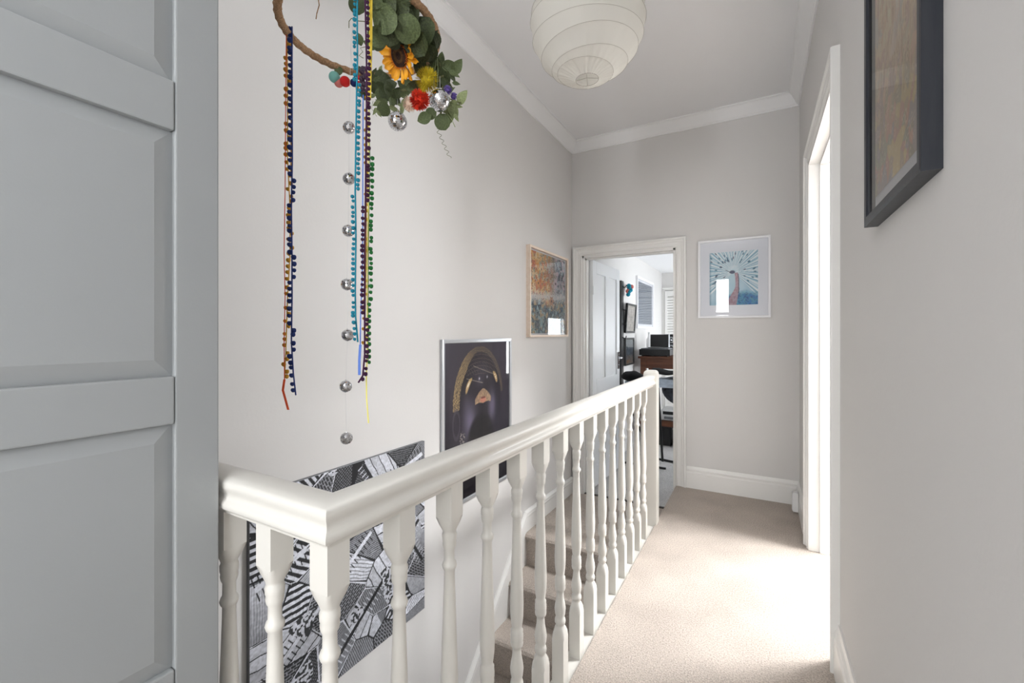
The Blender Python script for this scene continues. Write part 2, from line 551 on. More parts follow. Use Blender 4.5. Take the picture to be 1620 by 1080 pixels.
# ------------------------------------------------------------------ doors
def door_leaf(name, width, height, thick, stile, rails, m, mull=None, bevelw=.03, recess=.010):
    """leaf in local coords: x 0..width from the hinge, z 0..height, faces at y=+-thick/2; rails = list of (z0,z1)"""
    root = bpy.data.objects.new(name, None)
    C.objects.link(root)
    root['kind'] = 'structure'
    t = thick / 2
    for x0, x1 in ((0, stile), (width - stile, width)):
        obj('stile', box(bmesh.new(), x0, x1, -t, t, 0, height, .003), m, root)
    for z0, z1 in rails:
        obj('rail', box(bmesh.new(), stile + .0012, width - stile - .0012, -t - .0006, t + .0006, z0, z1, .003), m, root)
    cols = [(stile, width - stile)]
    if mull:
        mid = width / 2
        cols = [(stile, mid - mull / 2), (mid + mull / 2, width - stile)]
    for (a, b) in zip(rails, rails[1:]):
        z0, z1 = a[1], b[0]
        if mull:
            obj('mullion', box(bmesh.new(), width / 2 - mull / 2, width / 2 + mull / 2, -t, t, z0, z1, .003), m, root)
        for x0, x1 in cols:
            bm = bmesh.new()
            for sgn in (-1, 1):
                yo, yi = sgn * (t - recess), sgn * (t - .003)
                if mull:
                    yi = yo
                o = [bm.verts.new((x, yo, z)) for x, z in ((x0, z0), (x1, z0), (x1, z1), (x0, z1))]
                i_ = [bm.verts.new((x, yi, z)) for x, z in ((x0 + bevelw, z0 + bevelw), (x1 - bevelw, z0 + bevelw), (x1 - bevelw, z1 - bevelw), (x0 + bevelw, z1 - bevelw))]
                for k in range(4):
                    l = (k + 1) % 4
                    bm.faces.new((o[k], o[l], i_[l], i_[k]))
                bm.faces.new(i_)
            obj('panel', bm, m, root)
    return root


def lever(parent, x, y, z, sgn, dirx=-1):
    bm = bmesh.new()
    box(bm, x - .02, x + .02, y, y + sgn * .008, z - .09, z + .09, .003)
    tube(bm, [(x, y + sgn * .004, z + .03), (x, y + sgn * .05, z + .03)], .009)
    tube(bm, [(x, y + sgn * .048, z + .03), (x + dirx * .03, y + sgn * .052, z + .03), (x + dirx * .11, y + sgn * .05, z + .026)], .009)
    tube(bm, [(x, y, z - .05), (x, y + sgn * .012, z - .05)], .008)
    obj('handle', bm, M['chrome'], parent, True)


# near left door, standing open along the landing
rz = [(0.02, .157), (.591, .678), (1.112, 1.196), (1.630, 1.717), (2.151, 2.25)]
d1 = door_leaf('door_1', .78, 2.27, .032, .072, rz, M['door'], bevelw=.030, recess=.012)
d1.location = (-.9 - .016, .455 - .78, .008)
d1.rotation_euler = (0, 0, radians(90))
bm = bmesh.new()
lever(d1, .745, .016, 1.02, 1)
struct('wall_near_left', boxes((XL, -.92, -.42, -.335, 0, H)), M['wall'])

# far door, opened into the study
d2 = door_leaf('door_2', .80, 2.19, .040, .095, [(0.0, .20), (.86, 1.04), (2.07, 2.19)], M['door_w'], mull=.09, bevelw=.012, recess=.013)
d2.location = (DX0 + .035, YE + .14, LOW + .012)
d2.rotation_euler = (0, 0, radians(87.5))
lever(d2, .745, -.020, 1.19, -1)
for z in (.25, 1.90):
    obj('hinge', box(bmesh.new(), -.012, .012, -.03, -.018, z - .045, z + .045, .002), M['door_w'], d2)

# louvred closet doors at the study's end
for k, x0 in enumerate((-1.445, -.975, -.505)):
    root = bpy.data.objects.new('door_%d' % (3 + k), None); C.objects.link(root); root['kind'] = 'structure'
    Yd = SYE - .045
    for a, b in ((x0, x0 + .045), (x0 + .40, x0 + .46)):
        obj('stile', box(bmesh.new(), a, b, Yd, Yd + .035, LOW + .02, 2.02, .003), M['trim'], root)
    for a, b in ((LOW + .02, LOW + .14), (.86, .95), (1.93, 2.02)):
        obj('rail', box(bmesh.new(), x0 + .046, x0 + .399, Yd, Yd + .035, a, b, .003), M['trim'], root)
    bm = bmesh.new()
    for lo, hi in ((LOW + .15, .85), (.96, 1.92)):
        z = lo
        while z < hi - .02:
            box(bm, x0 + .045, x0 + .40, Yd + .004, Yd + .030, z, z + .028)
            for v in bm.verts[-8:]:
                v.co.z += (v.co.y - Yd - .017) * 1.1
            z += .046
    bm.verts.ensure_lookup_table()
    s = obj('slats', bm, M['trim'], root); s['kind'] = 'stuff'
bm = bmesh.new()
sweep(bm, [(-.035, LOW), (-.035, 2.04), (-1.450, 2.04), (-1.450, LOW)], [(o * .55, h) for o, h in casing], fn=lambda a, b, c: (a, SYE - c, b))
struct('trim_7', bm, M['trim'])

# ------------------------------------------------------------------ stairs
st = bpy.data.objects.new('staircase', None); C.objects.link(st); st['kind'] = 'structure'
RISE, GO = .24, .245
for n in range(0, 10):
    zt = LOW - RISE * n
    yn = 2.93 - GO * n
    zb = zt - RISE - .02
    prof = [(yn + GO + .03, zt), (yn + .0, zt), (yn - .018, zt - .006), (yn - .028, zt - .022), (yn - .024, zt - .04), (yn - .008, zt - .052), (yn, zb), (yn + GO + .03, zb)]
    if n == 0:
        prof[0] = (yn + .10, zt + .001); prof[-1] = (yn + .10, zb)
        prof[1] = (yn, zt + .001)
    bm = bmesh.new()
    a = [bm.verts.new((XL + .018, y, z)) for y, z in prof]
    b = [bm.verts.new((XE - .069, y, z)) for y, z in prof]
    bm.faces.new(a); bm.faces.new(b[::-1])
    for i in range(len(prof)):
        j = (i + 1) % len(prof)
        bm.faces.new((a[i], a[j], b[j], b[i]))
    obj('step', bm, M['carpet'], st)

# ------------------------------------------------------------------ balustrade
BX, BY = -.638, .499
bal = thing('balustrade', 'white painted balustrade with turned balusters and moulded handrail around the stairwell', 'balustrade', (BX, BY, 0))


def loc(bm, v):
    for q_ in bm.verts:
        q_.co -= Vector(v)
    return bm


s = .0225
bp = [(-.03, s, 1), (.165, s, 1), (.185, s * .98, .7), (.200, s * .86, .25), (.206, .016, 0), (.212, .0155, 0), (.216, .019, 0), (.224, .020, 0), (.232, .0185, 0), (.236, .0155, 0),
      (.250, .0185, 0), (.268, .0205, 0), (.285, .0185, 0), (.305, .0145, 0), (.325, .0130, 0), (.333, .0135, 0), (.337, .018, 0), (.345, .0195, 0), (.352, .0185, 0), (.356, .0195, 0),
      (.372, .0195, 0), (.376, .0185, 0), (.384, .019, 0), (.390, .0150, 0), (.400, .0165, 0), (.425, .0195, 0), (.46, .0205, 0), (.50, .0195, 0), (.56, .0175, 0), (.62, .0155, 0),
      (.68, .0135, 0), (.722, .0125, 0), (.726, .0155, 0), (.733, .0175, 0), (.740, .0155, 0), (.744, .0125, 0), (.770, .0120, 0), (.776, .0150, 0), (.784, .0165, 0), (.790, .0155, 0),
      (.794, .0170, 0), (.806, .0175, 0), (.812, .0150, 0), (.818, .0165, .1), (.832, s * .93, .5), (.848, s, 1), (.952, s, 1)]
bm = bmesh.new()
lathe(bm, bp, 24)
b0 = obj('baluster', bm, M['bal'], bal, True)
# sharp edges on the square blocks
for p_ in b0.data.polygons:
    zc = p_.center.z
    if zc < .17 or zc > .846 or zc < -.02:
        p_.use_smooth = False
b0.location = (0, 0, 0)
spots = [(BX, BY + .1658 * k) for k in range(1, 15)] + [(BX - .155 * k, BY) for k in range(1, 6)]
for x, y in spots:
    o = b0.copy(); C.objects.link(o); o.location = (x - BX, y - BY, 0)

rail = [(0, .925), (.022, .925), (.024, .933), (.031, .936), (.036, .941), (.037, .949), (.034, .954), (.030, .958), (.028, .964), (.029, .970), (.032, .976), (.034, .983), (.033, .990), (.027, .995), (.015, .998)]
prof = [(-o, h) for o, h in rail[1:]][::1] + [(0, .999)] + [(o, h) for o, h in rail[1:]][::-1]
bm = bmesh.new()
sweep(bm, [(XL + .001, BY), (BX, BY), (BX, 3.02)], prof)
loc(bm, (BX, BY, 0))
rl = obj('handrail', bm, M['bal'], bal)
for p_ in rl.data.polygons:
    p_.use_smooth = len(p_.vertices) == 4
rl.data.set_sharp_from_angle(angle=radians(50))
# newel
bm = bmesh.new()
lathe(bm, [(-.19, .043, 1), (1.000, .043, 1), (1.014, .041, .96), (1.024, .036, .9), (1.030, .026, .85), (1.032, .0005, 0)], 24, 0, 0)
loc(bm, (0, BY - 3.06, 0))
nw = obj('newel_post', bm, M['bal'], bal)
# stringer board that the balusters stand on
bm = bmesh.new()
box(bm, XE - .069, XE - .0005, YB + .001, 3.1, -.30, -.012, .004)
box(bm, XL + .001, XE - .069, YB + .001, YB + .08, -.30, -.012, .004)
loc(bm, (BX, BY, 0))
obj('base_rail', bm, M['bal'], bal)


# ------------------------------------------------------------------ printed art
def S2L(a):
    a = np.clip(a, 0, 1)
    return np.where(a <= .04045, a / 12.92, ((a + .055) / 1.055) ** 2.4)


def hashnoise(u, v, n, seed):
    rs = np.random.RandomState(seed)
    g = rs.rand(n + 2, n + 2)
    x = u * n; y = v * n
    xi = np.clip(x.astype(int), 0, n); yi = np.clip(y.astype(int), 0, n)
    fx = x - xi; fy = y - yi
    fx = fx * fx * (3 - 2 * fx); fy = fy * fy * (3 - 2 * fy)
    xi1 = xi + 1; yi1 = yi + 1
    return (g[yi, xi] * (1 - fx) + g[yi, xi1] * fx) * (1 - fy) + (g[yi1, xi] * (1 - fx) + g[yi1, xi1] * fx) * fy


def vor(u, v, n, seed, sx=1.0, sy=1.0):
    rs = np.random.RandomState(seed)
    P = rs.rand(n, 2)
    d1 = np.full(u.shape, 9.0); d2 = np.full(u.shape, 9.0); idx = np.zeros(u.shape, int)
    for i in range(n):
        d = np.hypot((u - P[i, 0]) * sx, (v - P[i, 1]) * sy)
        c1 = d < d1
        d2 = np.where(c1, d1, np.minimum(d2, d))
        idx = np.where(c1, i, idx)
        d1 = np.where(c1, d, d1)
    return idx, d1, d2


def mix(a, b, t):
    return a * (1 - t[..., None]) + b * t[..., None]


def c3(r, g, b):
    return np.array([r, g, b]) / 255.0


def art_engraving(u, v):
    """plain abstract engraving: hatched, bricked and planked facets"""
    N = 46
    idx, d1, d2 = vor(u, v, N, 44, 1.0, 1.2)
    rs = np.random.RandomState(5)
    val = np.full(u.shape, .5)
    light, dark = .86, .20
    wu = u + .006 * hashnoise(u, v, 30, 3); wv = v + .006 * hashnoise(u, v, 30, 4)
    angs = [.45, .62, .95, 1.55, 2.2, 2.45]
    for i in range(N):
        a = angs[rs.randint(0, 6)] + rs.uniform(-.06, .06)
        s_ = wu * math.cos(a) + wv * math.sin(a); t_ = -wu * math.sin(a) + wv * math.cos(a)
        st_ = rs.choice(8)
        if st_ in (0, 5):   # brickwork
            row = np.floor(s_ * 80); br = ((t_ * 34 + .5 * (row % 2)) % 1 < .16) | ((s_ * 80) % 1 < .3)
            x = np.where(br, .60, .24)
        elif st_ == 1:    # bars in front of brick
            x = np.where((s_ * 34) % 1 < .5, dark, light)
        elif st_ == 2:    # fine hatch
            x = np.where((s_ * 100) % 1 < .5, .36, .62)
        elif st_ == 3:    # dark cross hatch
            x = np.where(((s_ * 90) % 1 < .5) | ((t_ * 90) % 1 < .4), .22, .50)
        elif st_ == 4:    # planks
            x = np.where((s_ * 20) % 1 < .10, dark, light - .04 * ((s_ * 20) // 1 % 3))
        elif st_ == 6:    # shaded slope
            x = .42 + .35 * ((s_ * 3.1) % 1) + .12 * ((t_ * 95) % 1 < .5)
        else:
            x = np.where((s_ * 60 + t_ * 8) % 1 < .3, .55, .86)
        val = np.where(idx == i, x, val)
    edge = (d2 - d1) < .007
    val = np.where(edge, np.where((idx % 3) == 0, .9, .16), val)
    for x0, y0, x1, y1, wd, tone in ((.02, .62, .98, .93, .012, .9), (.05, .20, .60, .62, .010, .88), (.30, .02, .95, .55, .010, .18), (.12, .98, .45, .40, .008, .9), (.55, .98, .98, .30, .009, .2)):
        L = math.hypot(x1 - x0, y1 - y0)
        t = ((u - x0) * (x1 - x0) + (v - y0) * (y1 - y0)) / L; d = np.abs(-(u - x0) * (y1 - y0) + (v - y0) * (x1 - x0)) / L
        on = (t > 0) & (t < L)
        val = np.where(on & (d < wd), tone, val)
        val = np.where(on & (d < wd * 4.5) & (d > wd) & ((t * 42) % 1 < .22), 1 - tone, val)
    n = hashnoise(u, v, 110, 8); n2 = hashnoise(u, v, 8, 9)
    val = np.where(n2 > .88, np.where(n > .5, .85, .25), val)
    val = val * (.88 + .2 * hashnoise(u, v, 120, 2))
    val = np.clip(val, .17, .90)
    return np.stack([val * .98, val * .99, val * 1.03], -1)


def art_portrait(u, v):
    asp = .97 / .76
    x = u - .5; y = (v - .5) * asp
    E = lambda cx, cy, rx, ry: np.hypot((x - cx) / rx, (y - cy) / ry)
    G = lambda cx, cy, rx, ry: np.exp(-E(cx, cy, rx, ry) ** 2)
    cl = lambda a: np.clip(a, 0, 1)
    nz = hashnoise(u, v, 130, 21)
    col = np.broadcast_to(c3(58, 53, 64), u.shape + (3,)).copy()
    col = mix(col, c3(84, 78, 92), cl((v - .5) * 1.8) * .8)
    col = mix(col, c3(34, 31, 38), cl((.52 - v) * 2.2) * .8)
    # head thrown back: chin below the lips, forehead towards the top
    col = mix(col, c3(40, 36, 46), cl((1.0 - E(.0, .13, .36, .46)) * 7))
    for cx, cy, rx, ry, k in ((-.15, -.02, .10, .17, .85), (.20, .07, .07, .16, .80), (-.20, .12, .05, .10, .25), (.02, .40, .16, .10, .30), (.0, .30, .06, .05, .3)):
        col = mix(col, c3(132, 124, 148), G(cx, cy, rx, ry) * k)
    col = mix(col, c3(22, 20, 25), cl((1 - E(.02, -.20, .22, .24)) * 5) * .85)
    # gold net cap
    cx, cy, rx, ry = 0.0, .13, .385, .475
    r = E(cx, cy, rx, ry); ang = np.arctan2((y - cy) / ry, (x - cx) / rx)
    lines = ((r * 38 + 1.1 * np.sin(ang * 11)) % 1 < .34) | ((r * 26 - 1.6 * np.cos(ang * 7)) % 1 < .20)
    left = cl((ang - 1.7) * 1.6); left = np.where((ang < -3.0), 1.0, left)
    inn = .90 - .13 * left
    band = (r < 1.0) & (r > inn) & ((ang > .1) | (ang < -3.05))
    col = mix(col, c3(96, 80, 66), band * (.25 + .45 * left))
    col = mix(col, c3(214, 186, 134), (band & lines) * (.45 + .5 * left) * (.6 + .5 * nz))
    cap = (r < .93) & (y > .36)
    net = ((x * 26 + 6 * (y - .3) ** 2 * 20) % 1 < .10) | ((y * 30 + 30 * x * x) % 1 < .12)
    col = mix(col, c3(158, 142, 124), (cap & net) * .50)
    for (x0, y0, x1, y1) in ((-.10, .44, .28, .33), (-.20, .34, .04, .285)):
        t = cl(((x - x0) * (x1 - x0) + (y - y0) * (y1 - y0)) / ((x1 - x0) ** 2 + (y1 - y0) ** 2))
        d = np.hypot(x - x0 - t * (x1 - x0), y - y0 - t * (y1 - y0))
        col = mix(col, c3(222, 208, 186), (d < .003) * .6)
    # gilded eyelids, slanting towards the brow
    for ex, ey, a, L in ((-.175, .285, .95, .085), (.255, .325, -1.0, .07)):
        xx = (x - ex) * math.cos(a) + (y - ey) * math.sin(a); yy = -(x - ex) * math.sin(a) + (y - ey) * math.cos(a)
        d = np.hypot(xx / L, (yy + 2.2 * xx ** 2) / .024)
        col = mix(col, c3(198, 168, 116), cl((1 - d) * 5))
        col = mix(col, c3(252, 244, 222), cl((.55 - d) * 5) * (nz > .35))
    for ex, ey in ((-.01, .325), (.115, .330)):
        col = mix(col, c3(236, 232, 240), G(ex, ey, .010, .012))
    # parted gold lips
    lx, ly = x - .05, y - .15
    up = (ly < .085 - 3.4 * lx ** 2 - .25 * np.abs(lx)) & (ly > -.045 + .30 * np.abs(lx) - 1.2 * lx ** 2 * 2) & (np.abs(lx) < .125)
    col = mix(col, c3(204, 172, 136), up * (.55 + .45 * nz))
    col = mix(col, c3(214, 140, 122), (np.hypot(lx / .048, (ly + .014) / .026) < 1) * .8)
    col = mix(col, c3(110, 56, 52), (np.hypot(lx / .036, (ly - .004) / .010) < 1) * .8)
    # ear and jewel
    col = mix(col, c3(104, 94, 108), (np.abs(E(-.34, -.02, .045, .11) - 1) < .18) * .5)
    col = mix(col, c3(188, 178, 170), ((E(-.26, -.14, .045, .05) < 1) & (nz > .66)) * .8)
    return col


PAL = [c3(214, 168, 104), c3(226, 190, 130), c3(232, 208, 170), c3(178, 176, 160), c3(196, 128, 92), c3(150, 160, 168), c3(224, 214, 200), c3(92, 100, 108)]


def art_mosaic(u, v):
    i1, d1, d2 = vor(u, v, 760, 31)
    rs = np.random.RandomState(2)
    warm = rs.rand(760)
    pal_w = np.array([c3(222, 160, 96), c3(232, 190, 120), c3(196, 150, 110), c3(176, 178, 160), c3(236, 214, 176), c3(210, 120, 84)])
    pal_c = np.array([c3(92, 100, 118), c3(126, 136, 154), c3(184, 180, 190), c3(214, 196, 206), c3(70, 78, 96), c3(170, 190, 200)])
    pal_b = np.array([c3(92, 118, 134), c3(140, 160, 160), c3(70, 84, 100), c3(196, 170, 130), c3(170, 196, 204), c3(120, 120, 120)])
    k = rs.randint(0, 6, 760)
    a = pal_w[k][i1]; b = pal_c[k][i1]; c = pal_b[k][i1]
    t = np.clip((u - .42 + .15 * (hashnoise(u, v, 8, 5) - .5)) * 3.2, 0, 1)
    col = mix(a, b, t)
    lowm = np.clip((.44 - v + .06 * np.sin(u * 9)) * 14, 0, 1)
    col = mix(col, c, lowm)
    veil = np.exp(-((v - .47 - .06 * (u - .5)) / .06) ** 2)
    col = mix(col, c3(232, 234, 236), veil * .85)
    ring = (np.sin(d1 * 420) > .2) & (d1 < .02)
    col = mix(col, c3(240, 228, 214), ring * .5)
    col = mix(col, c3(52, 54, 62), ((d1 < .006) & (warm[i1] > .45)) * .85)
    # lines like stems at the foot
    n = hashnoise(u * .99, np.clip(v * .12, 0, 1), 90, 6)
    col = mix(col, c3(80, 92, 100), ((n > .62) & (v < .30)) * .5)
    # larger blossoms
    for cx, cy, r, cc in ((.70, .66, .085, c3(222, 206, 212)), (.30, .80, .06, c3(236, 206, 160)), (.58, .42, .07, c3(196, 140, 110)), (.22, .62, .06, c3(230, 170, 110))):
        d = np.hypot(u - cx, v - cy); an = np.arctan2(v - cy, u - cx)
        f = d < r * (.8 + .2 * np.cos(an * 6))
        col = mix(col, cc, f * .75)
        col = mix(col, c3(70, 60, 72), (d < r * .22) * .8)
    return col


def art_peacock(u, v):
    col = mix(np.broadcast_to(c3(206, 224, 232), u.shape + (3,)), c3(134, 178, 198), hashnoise(u, v, 6, 3) * .75)
    cx, cy = .50, .62
    dx, dy = u - cx, v - cy
    r = np.hypot(dx, dy); an = np.arctan2(dy, dx)
    # rays of the open tail
    for n_, ph, w_ in ((19, 0.0, .30), (31, .4, .22)):
        ray = ((an / pi * n_ + ph) % 1 < w_) & (r > .05) & (an > -.75) | ((an / pi * n_ + ph) % 1 < w_) & (r > .05) & (an < -2.4)
        col = mix(col, c3(244, 246, 246), ray * .9)
        ray2 = ((an / pi * n_ + ph + .3) % 1 < w_ * .6) & (r > .12) & ((an > -.75) | (an < -2.4))
        col = mix(col, c3(96, 148, 172), ray2 * .42)
    rs = np.random.RandomState(4)
    for i in range(58):
        a = rs.uniform(-.6, pi + .6); rr = rs.uniform(.22, .62)
        px, py = cx + rr * math.cos(a) * .95, cy + rr * math.sin(a) * .9
        xx = (u - px) * math.cos(a) + (v - py) * math.sin(a); yy = -(u - px) * math.sin(a) + (v - py) * math.cos(a)
        d = np.hypot(xx / .032, yy / .013)
        col = mix(col, c3(44, 84, 112) if i % 3 else c3(60, 60, 84), np.clip((1 - d) * 3, 0, 1) * .7)
    # body in the lower right
    bd = np.clip((.28 - .12 * np.abs(u - .72) * 2 - v + .04 * hashnoise(u, v, 14, 9)) * 10, 0, 1) * (u > .40)
    n = hashnoise(u, v, 26, 12)
    bc = mix(np.broadcast_to(c3(48, 116, 180), u.shape + (3,)), c3(84, 160, 176), n)
    bc = mix(bc, c3(30, 74, 124), (hashnoise(u, v, 50, 13) > .62) * .6)
    col = mix(col, bc, bd)
    # the neck: an S curve from the body up to the head
    nx = .53 + .05 * np.sin((v - .1) * 5.0) - .07 * np.clip((.30 - v) * 3, 0, 1)
    wd = .035 + .10 * np.clip((.34 - v) * 2.6, 0, 1)
    nk = (np.abs(u - nx) < wd) & (v < .60)
    nc = mix(np.broadcast_to(c3(196, 168, 176), u.shape + (3,)), c3(168, 120, 130), hashnoise(u, v, 40, 15))
    col = mix(col, nc, nk * .9)
    col = mix(col, c3(52, 66, 86), ((np.abs(u - nx - wd) < .008) & (v < .58) & (v > .22)) * .8)
    hd = np.hypot((u - .48) / .065, (v - .615) / .035)
    col = mix(col, c3(92, 96, 120), np.clip((1 - hd) * 4, 0, 1))
    col = mix(col, c3(60, 72, 92), ((np.abs(v - .625 - (.41 - u) * .5) < .006) & (u > .34) & (u < .44)) * .8)
    # small dark border wash on the left
    col = mix(col, c3(60, 104, 130), np.clip((.05 - u) * 16, 0, 1) * .5)
    return col


def art_gold(u, v):
    i1, d1, d2 = vor(u, v, 420, 41, 1, 1.5)
    rs = np.random.RandomState(12)
    k = rs.randint(0, 6, 420)
    hi = np.array([c3(206, 186, 156), c3(196, 170, 138), c3(212, 196, 168), c3(190, 160, 140), c3(178, 172, 160), c3(214, 190, 160)])
    lo = np.array([c3(168, 150, 124), c3(150, 150, 128), c3(176, 138, 122), c3(150, 142, 142), c3(188, 170, 120), c3(140, 132, 116)])
    col = mix(hi[k][i1], lo[k][i1], np.clip((.45 - v) * 3, 0, 1))
    n = hashnoise(u, np.clip(v * .25, 0, 1), 70, 3)
    col = mix(col, c3(150, 120, 88), ((n > .7) & (v > .2)) * .5)
    col = mix(col, c3(226, 214, 196), ((d1 > .012) & (d1 < .016)) * .5)
    col = mix(col, c3(96, 90, 86), ((d1 < .004) & (k[i1] < 2)) * .6)
    vv = np.exp(-((u - .5 + .12 * np.sin(v * 7)) / .07) ** 2) * (v > .35)
    col = mix(col, c3(206, 198, 196), vv * .5)
    return np.clip(mix(col, c3(240, 216, 176), np.full(u.shape, .15)) * 1.16, 0, .95)


def art_lines(u, v):
    col = np.broadcast_to(c3(132, 140, 152), u.shape + (3,)).copy()
    ln = ((v * 22 + .5 * np.sin(u * 5 + v * 9)) % 1) < .30
    return mix(col, c3(66, 72, 84), ln * ((u > .05) & (u < .95)) * .75 * (.6 + .4 * hashnoise(u, v, 20, 4)))


def art_sepia(u, v):
    n = hashnoise(u, v, 9, 6)
    return mix(np.broadcast_to(c3(196, 190, 184), u.shape + (3,)), c3(120, 112, 106), n * .7)


def art_dark(u, v):
    n = hashnoise(u, v, 12, 16)
    col = mix(np.broadcast_to(c3(96, 108, 118), u.shape + (3,)), c3(52, 54, 60), n)
    return mix(col, c3(146, 100, 60), np.clip((.4 - v) * 3, 0, 1) * hashnoise(u, v, 10, 2))


def print_mesh(name, fn, x0, x1, z0, z1, y, nx, nz, m, parent):
    uu, vv = np.meshgrid(np.linspace(0, 1, nx), np.linspace(0, 1, nz))
    verts = np.stack([x0 + uu * (x1 - x0), np.full(uu.shape, y), z0 + vv * (z1 - z0)], -1).reshape(-1, 3)
    i = np.arange((nx - 1) * (nz - 1)); r = i // (nx - 1); c = i % (nx - 1); a = r * nx + c
    faces = np.stack([a, a + 1, a + nx + 1, a + nx], -1)
    me = bpy.data.meshes.new(name)
    me.from_pydata(verts.tolist(), [], faces.tolist())
    col = S2L(np.asarray(fn(uu, vv), float)).reshape(-1, 3)
    col = np.concatenate([col, np.ones((len(col), 1))], 1).astype(np.float32)
    at = me.color_attributes.new('Col', 'FLOAT_COLOR', 'POINT')
    at.data.foreach_set('color', col.ravel())
    me.materials.append(m)
    o = bpy.data.objects.new(name, me)
    C.objects.link(o)
    o.parent = parent
    return o


def picture(name, label, loc_, rz_, w_, h_, fw, dep, fm, fn, res, mount=0.0, glass=True, rx=0.0, mount_m=None, cat='picture'):
    """framed picture, loc = centre of its bottom edge on the wall; local -y faces the room"""
    t = thing(name, label, cat, loc_, (rx, 0, rz_))
    x0, x1 = -w_ / 2, w_ / 2
    bm = bmesh.new()
    # frame: mitred sweep around, offset measured inwards (right of travel clockwise seen from +y...)
    prof = [(0, .0), (0, dep), (fw * .25, dep + .001), (fw * .85, dep), (fw, dep - .004), (fw, .0)]
    path = [(x0, 0), (x0, h_), (x1, h_), (x1, 0)]
    # closed loop
    n = 4
    rings = []
    for i, (sx, sz) in enumerate(((1, 1), (1, -1), (-1, -1), (-1, 1))):
        px, pz = path[i]
        rings.append([bm.verts.new((px + sx * o, -d, pz + sz * o)) for o, d in prof])
    for i in range(4):
        a, b = rings[i], rings[(i + 1) % 4]
        for k in range(len(prof)):
            l = (k + 1) % len(prof)
            bm.faces.new((a[k], a[l], b[l], b[k]))
    obj('frame', bm, fm, t)
    yb = -dep * .35
    if mount:
        obj('mount', boxes((x0 + fw, x1 - fw, yb, -.001, fw, h_ - fw)), mount_m or M['mount'], t)
        ml, mr, mb, mt = mount if isinstance(mount, tuple) else (mount,) * 4
        print_mesh('print', fn, x0 + fw + ml, x1 - fw - mr, fw + mb, h_ - fw - mt, yb - .0012, res[0], res[1], M['print'], t)
    else:
        obj('backing', boxes((x0 + fw, x1 - fw, yb, -.001, fw, h_ - fw)), M['mount'], t)
        print_mesh('print', fn, x0 + fw, x1 - fw, fw, h_ - fw, yb - .0012, res[0], res[1], M['print'], t)
    if glass:
        yg = -dep + .006
        obj('glass', ([(x0 + fw, yg, fw), (x1 - fw, yg, fw), (x1 - fw, yg, h_ - fw), (x0 + fw, yg, h_ - fw)], [(0, 1, 2, 3)]), M['glass'], t)
    return t


PL, PR = radians(90), radians(-90)
# canvas on the stair wall
cv = thing('canvas_print', 'large black and white engraving style canvas low on the stair wall behind the balusters', 'picture', (XL, (0.865 + 1.775) / 2, CAMZ - 1.455 + .018), (0, 0, PL))
cw, chh = .905, .875
obj('canvas', box(bmesh.new(), -cw / 2, cw / 2, -.018, -.001, 0, chh, .002), M['galv'], cv)
print_mesh('print', art_engraving, -cw / 2 + .001, cw / 2 - .001, 0.001, chh - .001, -.0195, 460, 440, M['canvas'], cv)
picture('framed_poster', 'silver framed dark poster of an upturned face with gold net cap and gilded lips', (XL, 2.313, .272), PL, .775, .972, .022, .018, M['silver'], art_portrait, (230, 290))
picture('framed_picture', 'pale wood framed mosaic flower picture on the left wall beside the far doorway', (XL, 3.34, 1.250), PL, .765, .705, .018, .035, M['lightwood'], art_mosaic, (260, 260), mount=.012)
picture('framed_picture', 'square white framed blue watercolour of a peacock on the end wall', (-.177, YE, 1.402), 0, .515, .630, .018, .022, M['whitef'], art_peacock, (200, 210), mount=(.068, .068, .085, .085))
picture('framed_picture', 'dark blue black framed muted gold patterned picture high on the right wall', (XR, 1.205, 1.280 + .272), PR, .455, .90, .026, .028, M['navyf'], art_gold, (140, 240), mount=(.004, .004, .040, .040))

# small white box low in the right-hand corner
bx = thing('junction_box', 'small white wall box above the carpet in the far right corner', 'box', (XR - .02, 3.72, 0.012))
obj('body', box(bmesh.new(), -.034, -.0008, -.03, .03, 0, .135, .004), M['white'], bx)
obj('lid', box(bmesh.new(), -.037, -.034, -.027, .027, .006, .129, .001), M['white'], bx)

# ------------------------------------------------------------------ paper lantern
LC = Vector((-.64 * 1.0, 1.79, 2.602))
LR = .243
lan = thing('paper_lantern', 'white round paper lantern shade hanging from the landing ceiling', 'lamp', (LC.x, LC.y, LC.z))


rs = random.Random(14)
RIBS = [(.26, 0, 0)] + [(.26 + (pi - .46) * (i + 1) / 10 + rs.uniform(-.05, .05), rs.uniform(.05, .13) * (1 if i < 8 else .5), rs.uniform(0, 2 * pi)) for i in range(9)] + [(pi - .20, 0, 0)]


def rib_th(i, ph):
    a, t, z = RIBS[i]
    return a + t * cos(ph - z)


def lan_r(th, ph):
    """radius of the shade between its wires, th polar angle from top, ph azimuth"""
    a, b = t0, t1
    for i in range(len(RIBS)):
        q_ = rib_th(i, ph)
        if q_ <= th + 1e-6: a = max(a, q_)
        else: b = min(b, q_)
    seg = (th - a) / max(.02, b - a)
    wid = min(1, (b - a) / .30)
    r = LR * (1 - .030 * wid * wid * 4 * seg * (1 - seg))
    e = max(0, (th / pi - .70) / .30)
    r *= 1 + .007 * e * sin(ph * 30 + th * 3)
    r *= 1 - .008 * abs(sin(ph * 4.5 + .4)) ** 14
    return r


